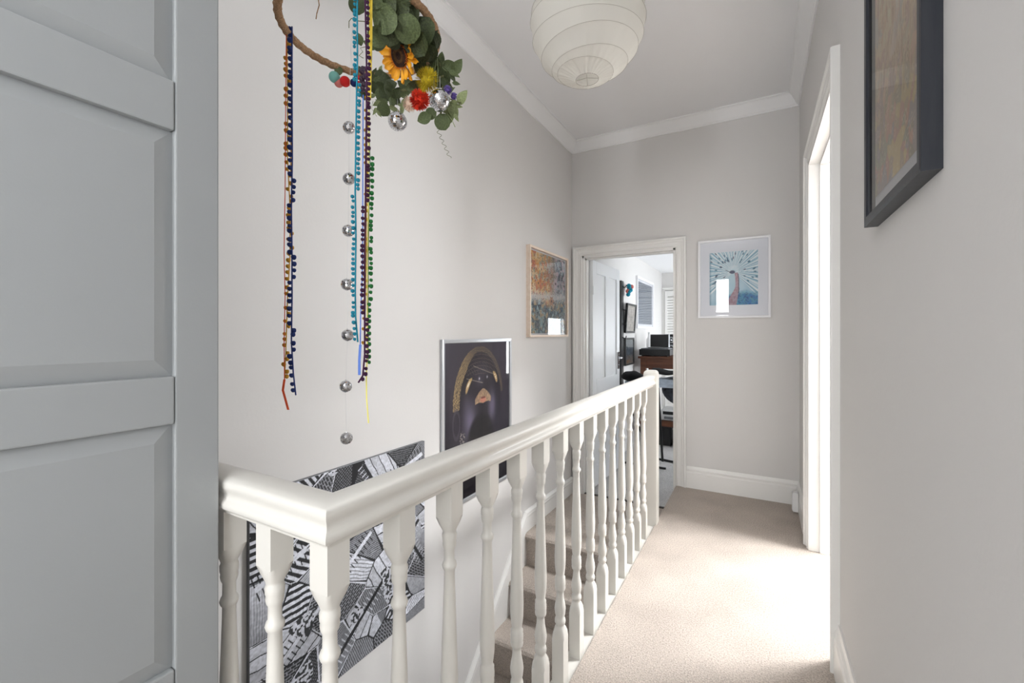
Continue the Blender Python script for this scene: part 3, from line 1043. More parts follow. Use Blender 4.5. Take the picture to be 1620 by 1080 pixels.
verts, faces = [], []
NT, NP = 110, 180
t0, t1 = .26, pi - .20
for i in range(NT + 1):
    th = t0 + (t1 - t0) * i / NT
    for j in range(NP):
        ph = 2 * pi * j / NP
        r = lan_r(th, ph)
        verts.append((r * sin(th) * cos(ph), r * sin(th) * sin(ph), r * cos(th)))
for i in range(NT):
    for j in range(NP):
        k = (j + 1) % NP
        faces.append((i * NP + j, (i + 1) * NP + j, (i + 1) * NP + k, i * NP + k))
obj('paper_shade', (verts, faces), M['paper'], lan, True)
for i in range(1, len(RIBS) - 1):
    pts = []
    for j in range(72):
        ph = 2 * pi * j / 72
        t_ = rib_th(i, ph)
        r = LR * 1.0005
        pts.append((r * sin(t_) * cos(ph), r * sin(t_) * sin(ph), r * cos(t_)))
    obj('wire_hoop', tube(bmesh.new(), pts, .0006, 5, closed=True), M['wire'], lan, True)
zb = LR * cos(t1); rb = LR * sin(t1)
bm = bmesh.new()
tube(bm, [(rb * cos(2 * pi * j / 40), rb * sin(2 * pi * j / 40), zb) for j in range(40)], .0012, 6, closed=True)
for a in (.3, 1.87):
    tube(bm, [(rb * cos(a), rb * sin(a), zb), (0, 0, zb + .008), (-rb * cos(a), -rb * sin(a), zb)], .001, 5)
obj('bottom_ring', bm, M['wire'], lan, True)
bm = bmesh.new()
tube(bm, [(0, 0, H - LC.z - .03), (0, 0, .14)], .003, 8)
lathe(bm, [(.06, .016), (.07, .019), (.14, .019), (.15, .008)], 16)
obj('flex', bm, M['white'], lan, True)
bm = bmesh.new()
lathe(bm, [(-.06, .008), (-.045, .024), (-.02, .030), (.01, .028), (.05, .014), (.06, .013)], 20)
obj('bulb', bm, M['white'], lan, True)
bm = bmesh.new()
zc = H - LC.z
lathe(bm, [(zc - .035, .006), (zc - .03, .03), (zc - .01, .045), (zc - .0005, .047)], 24)
obj('ceiling_rose', bm, M['white'], lan, True)

# ------------------------------------------------------------------ floral hoop mobile
HC = W(572, 51, 1.18)
HR = .2
hoop = thing('floral_hoop', 'rope hoop mobile of flowers, mirror balls and pompom ribbons hanging over the stairwell', 'hanging decoration', tuple(HC))


def ho(bm):
    return loc(bm, HC)


pts = []
bm = bmesh.new()
NTH, NM = 220, 12
ring = []
for i in range(NTH):
    a = 2 * pi * i / NTH
    rr = []
    for j in range(NM):
        b = 2 * pi * j / NM
        m_ = .0098 * (1 + .13 * cos(3 * b + a * 45))
        rr.append(bm.verts.new(((HR + m_ * cos(b)) * cos(a), (HR + m_ * cos(b)) * sin(a), m_ * sin(b))))
    ring.append(rr)
for i in range(NTH):
    for j in range(NM):
        bm.faces.new((ring[i][j], ring[(i + 1) % NTH][j], ring[(i + 1) % NTH][(j + 1) % NM], ring[i][(j + 1) % NM]))
obj('rope_hoop', bm, M['rope'], hoop, True)
# nylon threads up to the ceiling hook
top = Vector((0, 0, H - HC.z - .02))
for a in (.4, 2.5, 4.6):
    obj('thread', tube(bmesh.new(), [(HR * cos(a), HR * sin(a), .009), (0, 0, .6), ], .0003, 4), M['thread'], hoop)
obj('thread', tube(bmesh.new(), [(0, 0, .6), tuple(top)], .0004, 4), M['thread'], hoop)
bm = bmesh.new()
lathe(bm, [(H - HC.z - .028, .003), (H - HC.z - .012, .003), (H - HC.z - .006, .012), (H - HC.z - .0005, .013)], 12)
obj('hook', bm, M['white'], hoop)


def leaf_mesh(kind):
    """unit leaf in XY plane, base at origin, tip +y"""
    n = 9
    vs, fs = [], []
    for i in range(n + 1):
        t = i / n
        if kind == 'round':
            wdt = .5 * sqrt(max(0, 1 - (2 * t - 1) ** 2)) * (1.0 if t > .1 else .9)
        elif kind == 'oval':
            wdt = .33 * sin(pi * t ** .8) ** .8 if 0 < t < 1 else 0
        else:
            wdt = .22 * sin(pi * t ** .7) if 0 < t < 1 else 0
        wdt = max(wdt, .008)
        z = .10 * sin(pi * t) * .6 - .12 * t * t
        vs += [(-wdt, t, z + wdt * .25), (-wdt * .5, t, z + wdt * .06), (0, t, z - .01), (wdt * .5, t, z + wdt * .06), (wdt, t, z + wdt * .25)]
    for i in range(n):
        for j in range(4):
            a = i * 5 + j
            fs.append((a, a + 1, a + 6, a + 5))
    me = bpy.data.meshes.new('leaf')
    me.from_pydata(vs, [], fs)
    for p_ in me.polygons:
        p_.use_smooth = True
    return me


LM = {}
for kd in ('round', 'oval', 'pointed'):
    for mk in ('leaf', 'leaf2', 'leaf3'):
        me = leaf_mesh(kd)
        me.materials.append(M[mk])
        LM[kd, mk] = me
rl_ = random.Random(12)


def leaf(px, py, d, size, ang, kd='round', mk='leaf', tilt=.5):
    """leaf centred on a photo point, ang = image angle of its tip (deg, 0 = right, 90 = up)"""
    pos = W(px, py, d)
    o = bpy.data.objects.new('leaf', LM[kd, mk])
    C.objects.link(o)
    o.parent = hoop
    a = radians(ang)
    tip = (R_ * cos(a) + Vector((0, 0, 1)) * sin(a)).normalized()
    nrm = (Vector((0, 0, CAMZ)) - pos).normalized()
    nrm = (nrm + R_ * rl_.uniform(-tilt, tilt) + Vector((0, 0, 1)) * rl_.uniform(-tilt, tilt * .6)).normalized()
    tip = (tip - nrm * tip.dot(nrm)).normalized()
    sx = tip.cross(nrm).normalized()
    sz = size / FPX * d
    m_ = Matrix((sx, tip, nrm)).transposed().to_4x4()
    m_ = Matrix.Translation(pos - HC - tip * sz * .5) @ m_ @ Matrix.Diagonal((sz, sz, sz, 1))
    o.matrix_local = m_
    return o


LV = [  # px, py, d, size px, tip angle, kind, material
    (565, 8, 1.02, 26, -80, 'round', 'leaf'), (590, -4, 1.0, 30, 200, 'round', 'leaf2'), (610, 7, 1.02, 36, 20, 'round', 'leaf'), (609, 31, 1.03, 42, 200, 'round', 'leaf2'),
    (617, 50, 1.05, 40, -50, 'round', 'leaf'), (644, 46, 1.06, 42, -60, 'round', 'leaf2'), (630, 16, 1.04, 36, 10, 'round', 'leaf'), (640, 29, 1.08, 34, 50, 'round', 'leaf'),
    (671, 50, 1.12, 42, 60, 'round', 'leaf'), (659, 68, 1.10, 40, -70, 'round', 'leaf'), (664, 82, 1.14, 34, -100, 'round', 'leaf'), (597, 57, 1.05, 32, 200, 'round', 'leaf2'),
    (600, 66, 1.07, 28, 190, 'round', 'leaf'), (569, 63, 1.05, 19, -80, 'oval', 'leaf2'), (612, 40, 1.08, 34, 80, 'round', 'leaf'), (652, 20, 1.09, 26, 60, 'round', 'leaf'),
    (640, 62, 1.10, 30, 90, 'round', 'leaf'), (688, 52, 1.14, 14, 40, 'pointed', 'leaf'), (680, 84, 1.16, 26, -60, 'round', 'leaf'), (676, 72, 1.15, 28, -45, 'round', 'leaf'),
    (698, 92, 1.18, 18, 80, 'oval', 'leaf2'), (710, 103, 1.18, 24, 10, 'oval', 'leaf2'), (723, 105, 1.18, 26, 60, 'oval', 'leaf2'), (719, 117, 1.18, 20, -20, 'pointed', 'leaf2'),
    (716, 123, 1.19, 18, -40, 'pointed', 'leaf'), (697, 122, 1.20, 32, -70, 'round', 'leaf'), (664, 106, 1.18, 32, -80, 'oval', 'leaf'), (669, 115, 1.20, 28, -100, 'oval', 'leaf'),
    (655, 138, 1.22, 30, 190, 'oval', 'leaf2'), (706, 132, 1.2, 26, -30, 'pointed', 'leaf'), (732, 154, 1.2, 25, 50, 'oval', 'leaf3'), (718, 176, 1.2, 24, -70, 'oval', 'leaf3'),
    (712, 184, 1.21, 22, -100, 'oval', 'leaf3'), (700, 193, 1.2, 25, -70, 'round', 'leaf2'), (671, 187, 1.22, 28, 200, 'oval', 'leaf2'), (682, 180, 1.22, 18, 20, 'round', 'leaf2'),
    (608, 172, 1.34, 23, 100, 'round', 'leaf2'), (610, 126, 1.36, 26, 110, 'oval', 'leaf'), (605, 140, 1.35, 26, -40, 'oval', 'leaf'), (612, 150, 1.34, 28, -50, 'oval', 'leaf'),
    (598, 130, 1.36, 24, 100, 'oval', 'leaf2'), (592, 116, 1.37, 20, 70, 'pointed', 'leaf'), (601, 150, 1.35, 22, -110, 'oval', 'leaf2'), (624, 156, 1.32, 26, -60, 'oval', 'leaf'),
    (618, 134, 1.34, 24, 20, 'oval', 'leaf'), (594, 141, 1.36, 24, -90, 'oval', 'leaf'), (632, 143, 1.31, 24, 10, 'pointed', 'leaf'), (642, 148, 1.28, 22, 30, 'pointed', 'leaf2'),
    (596, 164, 1.34, 18, -160, 'pointed', 'leaf3'), (593, 176, 1.34, 14, -120, 'pointed', 'leaf3'), (624, 172, 1.32, 18, -40, 'pointed', 'leaf3'), (636, 175, 1.31, 16, -100, 'pointed', 'leaf3'),
    (604, 160, 1.34, 20, 170, 'pointed', 'leaf2'), (640, 160, 1.30, 18, 60, 'pointed', 'leaf3'), (588, 152, 1.36, 14, 200, 'pointed', 'leaf3'), (536, 112, 1.33, 13, 100, 'round', 'leaf2'),
    (571, 112, 1.36, 14, 120, 'oval', 'leaf'), (575, 150, 1.36, 16, -80, 'oval', 'leaf'), (630, 2, 1.06, 30, 110, 'round', 'leaf'), (650, 38, 1.12, 30, 0, 'round', 'leaf'),
    (583, 28, 1.03, 14, 100, 'pointed', 'leaf'), (713, 142, 1.2, 16, 30, 'pointed', 'leaf2'), (722, 132, 1.2, 14, -10, 'pointed', 'leaf2'), (710, 168, 1.2, 14, -130, 'pointed', 'leaf3'),
    (726, 168, 1.2, 13, -20, 'pointed', 'leaf3'), (688, 112, 1.2, 22, 120, 'oval', 'leaf'), (686, 96, 1.18, 22, 150, 'oval', 'leaf'), (655, 92, 1.16, 20, -60, 'pointed', 'leaf'),
    (604, 18, 1.05, 30, -120, 'round', 'leaf'), (600, 118, 1.36, 20, 60, 'oval', 'leaf'), (615, 142, 1.33, 24, -70, 'oval', 'leaf'), (628, 150, 1.31, 20, -120, 'oval', 'leaf'),
    (638, 136, 1.30, 22, 140, 'oval', 'leaf'), (590, 128, 1.37, 22, -100, 'oval', 'leaf'), (620, 162, 1.32, 18, -80, 'oval', 'leaf2'), (602, 108, 1.36, 12, 60, 'pointed', 'leaf3'),
    (646, 132, 1.27, 20, 160, 'oval', 'leaf2'), (700, 108, 1.2, 24, -100, 'round', 'leaf'), (690, 118, 1.22, 26, 30, 'round', 'leaf'), (704, 122, 1.22, 26, -60, 'oval', 'leaf'),
    (722, 186, 1.2, 14, -60, 'pointed', 'leaf3'), (706, 176, 1.2, 14, 200, 'pointed', 'leaf3'), (716, 165, 1.2, 18, -150, 'oval', 'leaf3'), (600, 180, 1.34, 12, -70, 'pointed', 'leaf3'),
    (644, 172, 1.3, 13, -60, 'pointed', 'leaf2'), (634, 166, 1.31, 14, 170, 'pointed', 'leaf3'), (586, 138, 1.37, 16, 180, 'pointed', 'leaf2'), (660, 58, 1.13, 34, 30, 'round', 'leaf'),
    (684, 66, 1.16, 30, -40, 'round', 'leaf'), (648, 76, 1.12, 26, -60, 'round', 'leaf2'), (626, 12, 1.06, 34, 150, 'round', 'leaf2'), (700, 96, 1.17, 18, 100, 'pointed', 'leaf'), (626, 30, 1.07, 34, -20, 'round', 'leaf'), (586, 70, 1.06, 22, 150, 'oval', 'leaf2'), (622, 66, 1.09, 24, -100, 'round', 'leaf')]
for k in LV:
    leaf(*k)

# sprigs: fern at the top, thin stems, tendrils
def px_tube(name, pts, r, m, seg=5, flat=None):
    return obj(name, ho(tube(bmesh.new(), [W(*p_) for p_ in pts], r, seg, flat=flat)), m, hoop, True)


px_tube('stem', [(587, -10, 1.02), (600, 22, 1.04), (622, 40, 1.06), (650, 52, 1.10), (676, 74, 1.15), (692, 92, 1.18), (702, 118, 1.20), (700, 150, 1.20), (697, 185, 1.20)], .003, M['stem'])
px_tube('stem', [(575, 122, 1.38), (600, 132, 1.36), (625, 143, 1.33), (650, 142, 1.27), (680, 130, 1.22), (702, 120, 1.19)], .0035, M['stem'])
px_tube('stem', [(503, -4, 1.3), (505, 8, 1.32), (501, 22, 1.33), (500, 30, 1.33)], .0016, M['rope'])
px_tube('stem', [(700, 150, 1.2), (715, 158, 1.2), (730, 163, 1.2)], .0015, M['stem'])
px_tube('tendril', [(578, 34, 1.04), (566, 33, 1.05), (556, 29, 1.05), (552, 34, 1.05), (552, 44, 1.05)], .0010, M['stem'])
px_tube('tendril', [(578, 74, 1.05), (570, 76, 1.05), (574, 82, 1.05), (568, 88, 1.05), (575, 92, 1.05)], .0008, M['stem'])
pts = []
for i in range(60):
    t = i / 59
    pts.append((691 + 21 * t + 2.6 * sin(t * 34), 203 + 47 * t, 1.2 + .004 * cos(t * 34)))
px_tube('tendril', pts, .0006, M['stem'], 4)
for i in range(7):
    leaf(643 + (i % 2) * 6 - 3, 2 + i * 2.1 - 4, 1.04, 9, 0 if i % 2 else 180, 'pointed', 'leaf', .2)
px_tube('tendril', [(690, 95, 1.17), (688, 110, 1.16), (686, 140, 1.16)], .0007, M['leaf3'])
px_tube('tendril', [(692, 92, 1.17), (693, 112, 1.16), (692, 142, 1.16)], .0007, M['leaf3'])
px_tube('tendril', [(708, 180, 1.19), (715, 190, 1.19), (720, 201, 1.19)], .0010, M['leaf3'])
px_tube('tendril', [(590, 160, 1.33), (588, 172, 1.33), (596, 184, 1.33)], .0007, M['leaf3'])

# sunflower
sf_pos = W(632, 88, 1.13)
sf = bpy.data.objects.new('sunflower', None); C.objects.link(sf); sf.parent = hoop
nrm = ((Vector((0, 0, CAMZ)) - sf_pos).normalized() * 1.0 - R_ * .95 + Vector((0, 0, -.10))).normalized()
upv = Vector((0, 0, 1)); upv = (upv - nrm * upv.dot(nrm)).normalized(); rt = upv.cross(nrm)
sf.matrix_local = Matrix.Translation(sf_pos - HC) @ Matrix((rt, upv, nrm)).transposed().to_4x4()


def petal_mesh(L, wd, cup):
    vs, fs = [], []
    n = 8
    for i in range(n + 1):
        t = i / n
        w2 = wd * (.35 + .65 * sin(min(1, t * 1.25) * pi / 2)) * (1 if t < .7 else sqrt(max(0.0, 1 - ((t - .7) / .3) ** 2)) + .06)
        z = cup * t * t * L
        vs += [(-w2, t * L, z + .003), (-w2 * .4, t * L, z - .001), (w2 * .4, t * L, z - .001), (w2, t * L, z + .003)]
    for i in range(n):
        for j in range(3):
            a = i * 4 + j
            fs.append((a, a + 1, a + 5, a + 4))
    me = bpy.data.meshes.new('petal')
    me.from_pydata(vs, [], fs)
    me.materials.append(M['petal'])
    for p_ in me.polygons: p_.use_smooth = True
    return me


pm = [petal_mesh(.040, .0075, .25), petal_mesh(.036, .0085, .45), petal_mesh(.043, .0065, .05)]
for i in range(26):
    o = bpy.data.objects.new('petal', pm[i % 3]); C.objects.link(o); o.parent = sf
    a = 2 * pi * i / 26 + rl_.uniform(-.07, .07)
    o.matrix_local = Matrix.Rotation(a, 4, 'Z') @ Matrix.Translation((0, .022, -.002 - .003 * (i % 2))) @ Matrix.Rotation(rl_.uniform(-.25, .25), 4, 'Y')
bm = bmesh.new()
lathe(bm, [(-.008, .022), (-.002, .0285), (.003, .028), (.006, .024), (.005, .019)], 32)
obj('seed_ring', bm, M['disc'], sf, True)
bm = bmesh.new()
lathe(bm, [(.004, .019), (.006, .016), (.0045, .006), (.004, .001)], 24)
obj('seed_centre', bm, M['disc2'], sf, True)
bm = bmesh.new()
for i in range(70):
    a = 2 * pi * i / 70; r = .0285 + rl_.uniform(-.002, .003)
    r_ = bmesh.ops.create_cone(bm, segments=4, radius1=.0018, radius2=.0003, depth=.009, cap_ends=True)
    mm = Matrix.Translation((r * cos(a), r * sin(a), .004)) @ Matrix.Rotation(a, 4, 'Z') @ Matrix.Rotation(.5, 4, 'Y')
    for v in r_['verts']: v.co = mm @ v.co
obj('anthers', bm, M['anther'], sf)


def tuft(name, px, py, d, rpx, m, n, thick, squash=1.0, curl=.25, seed=1):
    """pompom-like flower: many small tapering petals from one centre"""
    c = W(px, py, d) - HC
    r = rpx / FPX * d
    rs_ = random.Random(seed)
    bm = bmesh.new()
    bmesh.ops.create_icosphere(bm, subdivisions=2, radius=r * .55, matrix=Matrix.Translation(c))
    for i in range(n):
        z = 1 - 2 * (i + .5) / n
        a = i * 2.39996
        dr = Vector((sqrt(1 - z * z) * cos(a), sqrt(1 - z * z) * sin(a), z))
        dr = (dr + Vector([rs_.uniform(-curl, curl) for _ in range(3)])).normalized()
        sd = dr.cross(Vector((.3, .2, 1))).normalized() * thick
        s2 = dr.cross(sd).normalized() * thick * .6
        b0_ = c + dr * r * .4; mid = c + dr * r * rs_.uniform(.7, .85); tip = c + dr * r * rs_.uniform(.92, 1.05)
        A = [bm.verts.new(b0_ + sd * .6), bm.verts.new(b0_ - sd * .6), bm.verts.new(mid + sd + s2), bm.verts.new(mid - sd + s2), bm.verts.new(tip)]
        bm.faces.new((A[0], A[1], A[3], A[2])); bm.faces.new((A[2], A[3], A[4]))
    return obj(name, bm, m, hoop)


tuft('flower', 664, 158, 1.21, 17, M['orangered'], 420, .0022, seed=1)
tuft('flower', 649, 164, 1.26, 13, M['peach'], 400, .0008, seed=2)
tuft('flower', 676, 126, 1.17, 20, M['yellowf'], 620, .0008, seed=3)
tuft('flower', 684, 108, 1.19, 12, M['leaf2'], 220, .0010, seed=6)
tuft('flower', 708, 143, 1.2, 8, M['purplef'], 160, .0016, seed=4)
tuft('flower', 718, 152, 1.21, 6, M['purplef'], 120, .0014, seed=5)


def ball_part(name, px, py, d, rpx, m, parent=None, sub=2):
    bm = bmesh.new()
    bmesh.ops.create_icosphere(bm, subdivisions=sub, radius=rpx / FPX * d, matrix=Matrix.Translation(W(px, py, d) - HC))
    return obj(name, bm, m, parent or hoop, True)


ball_part('felt_ball', 529, 122, 1.33, 8.5, M['felt_teal'], sub=3)
ball_part('felt_ball', 536, 131, 1.34, 7, M['felt_pink'], sub=3)
ball_part('felt_ball', 546, 129, 1.33, 8, M['felt_red'], sub=3)
ball_part('felt_ball', 560, 131, 1.35, 6, M['navy'], sub=3)
rs = random.Random(9)
gr = bpy.data.objects.new('grape_cluster', None); C.objects.link(gr); gr.parent = hoop
for i in range(26):
    t = rs.random()
    ball_part('grape', 577 + rs.uniform(-7, 6) * (1 - .5 * t), 104 + 40 * t, 1.33 + rs.uniform(-.012, .012), 3.6, M['grape'], gr)
for i in range(6):
    ball_part('berry', 566 + rs.uniform(-3, 4), 122 + rs.uniform(0, 20), 1.35, 3, M['felt_red'] if i % 2 else M['gold'], gr)


# mirror balls
def mirror_mesh(r, tile):
    bm = bmesh.new()
    bmesh.ops.create_uvsphere(bm, u_segments=20, v_segments=12, radius=r * .965)
    for f in bm.faces: f.material_index = 1
    rows = max(6, int(pi * r / tile))
    rs_ = random.Random(3)
    for i in range(rows):
        th = pi * (i + .5) / rows
        n = max(3, int(2 * pi * r * sin(th) / tile))
        for j in range(n):
            ph = 2 * pi * (j + .5 * (i % 2)) / n
            nr = Vector((sin(th) * cos(ph), sin(th) * sin(ph), cos(th)))
            nr2 = (nr + Vector([rs_.uniform(-.06, .06) for _ in range(3)])).normalized()
            e = Vector((-sin(ph), cos(ph), 0)); e = (e - nr2 * e.dot(nr2)).normalized()
            u_ = nr2.cross(e)
            a = pi * r * sin(th) / n * .90; b = pi * r / rows / 2 * .90
            vs = [bm.verts.new(nr * r + e * sx * a + u_ * sy * b) for sx, sy in ((-1, -1), (1, -1), (1, 1), (-1, 1))]
            bm.faces.new(vs)
    lathe(bm, [(r * .98, r * .12), (r * 1.10, r * .12), (r * 1.14, r * .05)], 8)
    me = bpy.data.meshes.new('mirror_ball')
    bm.to_mesh(me); bm.free()
    me.materials.append(M['mirror']); me.materials.append(M['grout'])
    return me


def mball(px, py, d, rpx, parent, me):
    o = bpy.data.objects.new('mirror_ball', me)
    C.objects.link(o); o.parent = parent
    o.location = W(px, py, d) - HC
    o.rotation_euler = (rs.uniform(-.15, .15), rs.uniform(-.15, .15), rs.uniform(0, 6))
    return o


big = mirror_mesh(.0275, .0052)
mball(629, 192, 1.30, 15, hoop, big)
mball(695.5, 159, 1.16, 16, hoop, big)
px_tube('thread', [(629, 150, 1.32), (629, 176, 1.30)], .0005, M['thread'], 4)
px_tube('thread', [(696, 120, 1.18), (696, 143, 1.16)], .0005, M['thread'], 4)
small = mirror_mesh(.0160, .0038)
ms = bpy.data.objects.new('mirror_ball_string', None); C.objects.link(ms); ms.parent = hoop
sp = [(552, 202), (552, 283), (551, 365), (549, 450), (550, 530), (547, 611), (548, 693)]
for x, y in sp:
    mball(x, y, 1.18, 9.5, ms, small)
bm = tube(bmesh.new(), [W(555, 51 + 20, 1.24)] + [W(x, y, 1.18) for x, y in sp], .0004, 4)
obj('thread', ho(bm), M['thread'], ms)
px_tube('thread', [(560, 118, 1.37), (556, 100, 1.3), (555, 71, 1.24), (560, 20, 1.1), (566, -44, .985)], .0004, M['thread'], 4)

# pompom ribbons: the cord is the part, its pompoms the sub-parts
pom_me = {}


def pom_mesh(mk):
    if mk not in pom_me:
        bm = bmesh.new()
        bmesh.ops.create_icosphere(bm, subdivisions=2, radius=1)
        rs_ = random.Random(2)
        for v in bm.verts: v.co *= rs_.uniform(.90, 1.10)
        me = bpy.data.meshes.new('pompom'); bm.to_mesh(me); bm.free()
        me.materials.append(M[mk])
        for p_ in me.polygons: p_.use_smooth = True
        pom_me[mk] = me
    return pom_me[mk]


def interp(path, y):
    for (x0, y0), (x1, y1) in zip(path, path[1:]):
        if y0 <= y <= y1:
            return x0 + (x1 - x0) * (y - y0) / max(1e-6, y1 - y0)
    return path[-1][0]


def strand(path, d, mk, step, rpx, side, seed, wcord=1.3, y_from=None, y_to=None):
    pts = []
    for (x0, y0), (x1, y1) in zip(path, path[1:]):
        n = max(1, int((y1 - y0) / 12))
        for i in range(n):
            t = i / n
            pts.append((x0 + (x1 - x0) * t, y0 + (y1 - y0) * t))
    pts.append(path[-1])
    c = obj('pompom_ribbon', ho(tube(bmesh.new(), [W(x, y, d) for x, y in pts], wcord / FPX * d, 6, flat=(1, .8))), M[mk], hoop, True)
    rs_ = random.Random(seed)
    y = (y_from if y_from is not None else path[0][1]) + 4
    yend = y_to or path[-1][1]
    while y < yend:
        x = interp(path, y)
        s_ = side(y, rs_)
        r = rpx * rs_.uniform(.85, 1.12)
        dd = d + rs_.uniform(-.006, .006)
        o = bpy.data.objects.new('pompom', pom_mesh(mk))
        C.objects.link(o); o.parent = c
        o.location = W(x + s_ * rs_.uniform(.68, .95), y + rs_.uniform(-1.5, 1.5), dd) - HC
        k = r / FPX * d
        o.scale = (k, k, k)
        y += step * rs_.uniform(.8, 1.2)
    return c


def ribbon(path, d, mk, wpx, name='ribbon'):
    pts = [(x, y, d) for x, y in path]
    wm = wpx / 2 / FPX * d
    bm = bmesh.new()
    vs = []
    for x, y, dd in pts:
        p_ = W(x, y, dd) - HC
        vs.append((bm.verts.new(p_ - R_ * wm + F_ * .0004), bm.verts.new(p_ + R_ * wm + F_ * .0004), bm.verts.new(p_ + R_ * wm - F_ * .0004), bm.verts.new(p_ - R_ * wm - F_ * .0004)))
    for a, b in zip(vs, vs[1:]):
        for k in range(4):
            l = (k + 1) % 4
            bm.faces.new((a[k], a[l], b[l], b[k]))
    bm.faces.new(vs[0]); bm.faces.new(vs[-1][::-1])
    return obj(name, bm, M[mk], hoop)


DL, DG = 1.18, .985
strand([(462, 42), (462, 160), (462.5, 250), (461, 330), (462, 400), (462, 470), (461, 540), (464, 590), (468, 625)], DL, 'navy', 10.5, 3.7,
       lambda y, r_: (3.5 if int(y / 40) % 3 == 1 else -4.5) if y > 200 else -4, 1)
strand([(454, 60), (455, 160), (455, 250), (459, 330), (459, 400), (455, 470), (452, 560), (450, 603)], DL + .012, 'gold', 10.5, 3.3, lambda y, r_: 3.5 if r_.random() > .6 else -3.0, 2, 1.0, 66)
ribbon([(453, 46), (452, 160), (451, 300), (449.5, 400), (451, 470), (449.5, 540), (450, 600)], DL - .004, 'orange', 1.2)
ribbon([(450, 600), (447.5, 617), (450, 626), (456, 648)], DL - .004, 'orange', 3.6)
ribbon([(460.5, 60), (461, 150), (460, 280)], DL + .006, 'gold', 1.6)
strand([(566, -40), (565, 20), (565.5, 90), (564, 160), (563, 225), (562, 300), (563, 375), (562, 460), (562.5, 500), (566, 541)], DG, 'teal', 8.4, 2.9,
       lambda y, r_: (-5 if y < 130 or y > 305 else 5), 3, 1.6)
strand([(577, -40), (578, 10), (580, 100), (580, 170), (579, 240), (578, 330), (577, 400), (577, 500), (577, 560), (574, 594), (567, 605)], DG - .01, 'plum', 8.6, 3.1,
       lambda y, r_: (4.5 if (y < 320 or y > 500) else -4.5), 4, 1.7)
strand([(584, -40), (584, 200), (585.5, 260), (584, 330), (583, 400), (583, 470), (582.5, 575)], DG + .012, 'greeny', 8.8, 3.2, lambda y, r_: 4.5 if y < 480 else 1.5, 5, .7, 245)
strand([(581, 150), (580, 300), (579, 420), (577, 545)], DG + .02, 'gold', 10, 2.6, lambda y, r_: r_.choice((-3, 2)), 6, .9)
ribbon([(586.5, -42), (586.5, 60), (584.5, 158)], DG + .004, 'yellow', 5.2)
ribbon([(584, 158), (583, 300), (581, 420), (581, 560), (579.5, 600), (580, 630), (583, 669)], DG + .008, 'paleyellow', 1.9)
ribbon([(574.5, 150), (574, 300), (573.5, 420), (570.5, 500), (570, 545)], DG + .006, 'blue', 1.8)
ribbon([(570, 545), (568.5, 570), (568.5, 593)], DG + .006, 'blue', 4.0)

# ------------------------------------------------------------------ the study beyond
XT = XatY(1009, 6.0)
tb = thing('high_table', 'tall brown wooden table with lower shelf against the study wall', 'table', (XT, 6.0, LOW))
tw, td, thh = 1.15, .60, 1.19
obj('tabletop', box(bmesh.new(), 0, tw, 0, td, thh - .03, thh, .004), M['brown'], tb)
obj('apron', box(bmesh.new(), .07, tw - .07, .025, td - .03, thh - .16, thh - .031), M['brown'], tb)
obj('shelf', box(bmesh.new(), .02, tw - .02, .02, td - .02, .27, .34, .003), M['brown'], tb)
for x in (.03, tw - .10):
    for y in (.02, td - .09):
        obj('leg', box(bmesh.new(), x, x + .07, y, y + .07, 0, thh - .031, .003), M['brown'], tb)

TZ = LOW + thh
dk = thing('record_deck', 'low flat black audio deck on the left of the tall brown table', 'audio deck', (XT + .01, 6.03, TZ))
obj('body', box(bmesh.new(), 0, .40, 0, .34, .012, .095, .004), M['black'], dk)
obj('top_plate', box(bmesh.new(), .02, .38, .02, .32, .095, .108, .003), M['galv'], dk)
bm = bmesh.new(); lathe(bm, [(.108, .12), (.118, .12), (.119, .01)], 32, .20, .17)
obj('platter', bm, M['blackm'], dk)
for x in (.04, .36):
    for y in (.04, .30):
        bm = bmesh.new(); lathe(bm, [(0, .015), (.012, .015)], 12, x, y); obj('foot', bm, M['black'], dk)
mn = thing('monitor_screen', 'black screen leaning back on the low audio deck', 'screen', (XT + .14, 6.12, TZ + .119))
obj('screen', box(bmesh.new(), 0, .235, .0, .05, 0.004, .175, .004), M['black'], mn)
obj('bezel_edge', box(bmesh.new(), .235, .245, -.005, .055, 0.0, .18, .002), M['silver'], mn)
sk = thing('loudspeaker', 'black bookshelf loudspeaker with silver cones at the right of the tall table', 'loudspeaker', (XatY(1062, 6.42) - .10, 6.40, TZ))
obj('cabinet', box(bmesh.new(), 0, .20, 0, .17, 0, .295, .006), M['black'], sk)
for z, r in ((.09, .062), (.215, .045)):
    bm = bmesh.new()
    lathe(bm, [(0, r), (.006, r), (.006, r * .86), (-.012 + .006, r * .3), (.004, r * .28), (.006, .001)], 24)
    for v in bm.verts:
        v.co = Vector((.10 + v.co.x, -.0 - v.co.z, z + v.co.y))
    obj('cone', bm, M['silver'], sk, True)
bt = thing('white_bottle', 'slim white bottle standing behind the black deck by the study wall', 'bottle', (XT + .05, 6.46, TZ))
bm = bmesh.new(); lathe(bm, [(0, .035), (.005, .038), (.22, .038), (.25, .02), (.30, .015)], 20); obj('body', bm, M['white'], bt, True)
bm = bmesh.new(); lathe(bm, [(.30, .018), (.33, .018)], 16); obj('cap', bm, M['white'], bt, True)

picture('framed_picture', 'wide white framed grey lined picture on the study wall above the tall table', (SX0, 6.72, 1.35), PL, 1.08, .735, .035, .03, M['whitef'], art_lines, (60, 90), mount=(.03, .03, .03, .03))
picture('framed_picture', 'small black framed pale picture leaning out from the study wall beside the door', (SX0 + .025, 5.70, 1.285), PL, .46, .375, .025, .028, M['blackm'], art_sepia, (24, 24), rx=radians(4))
picture('framed_picture', 'small black framed dark picture below the leaning pale one in the study', (SX0, 5.78, .865), PL, .44, .355, .022, .028, M['blackm'], art_dark, (24, 24))

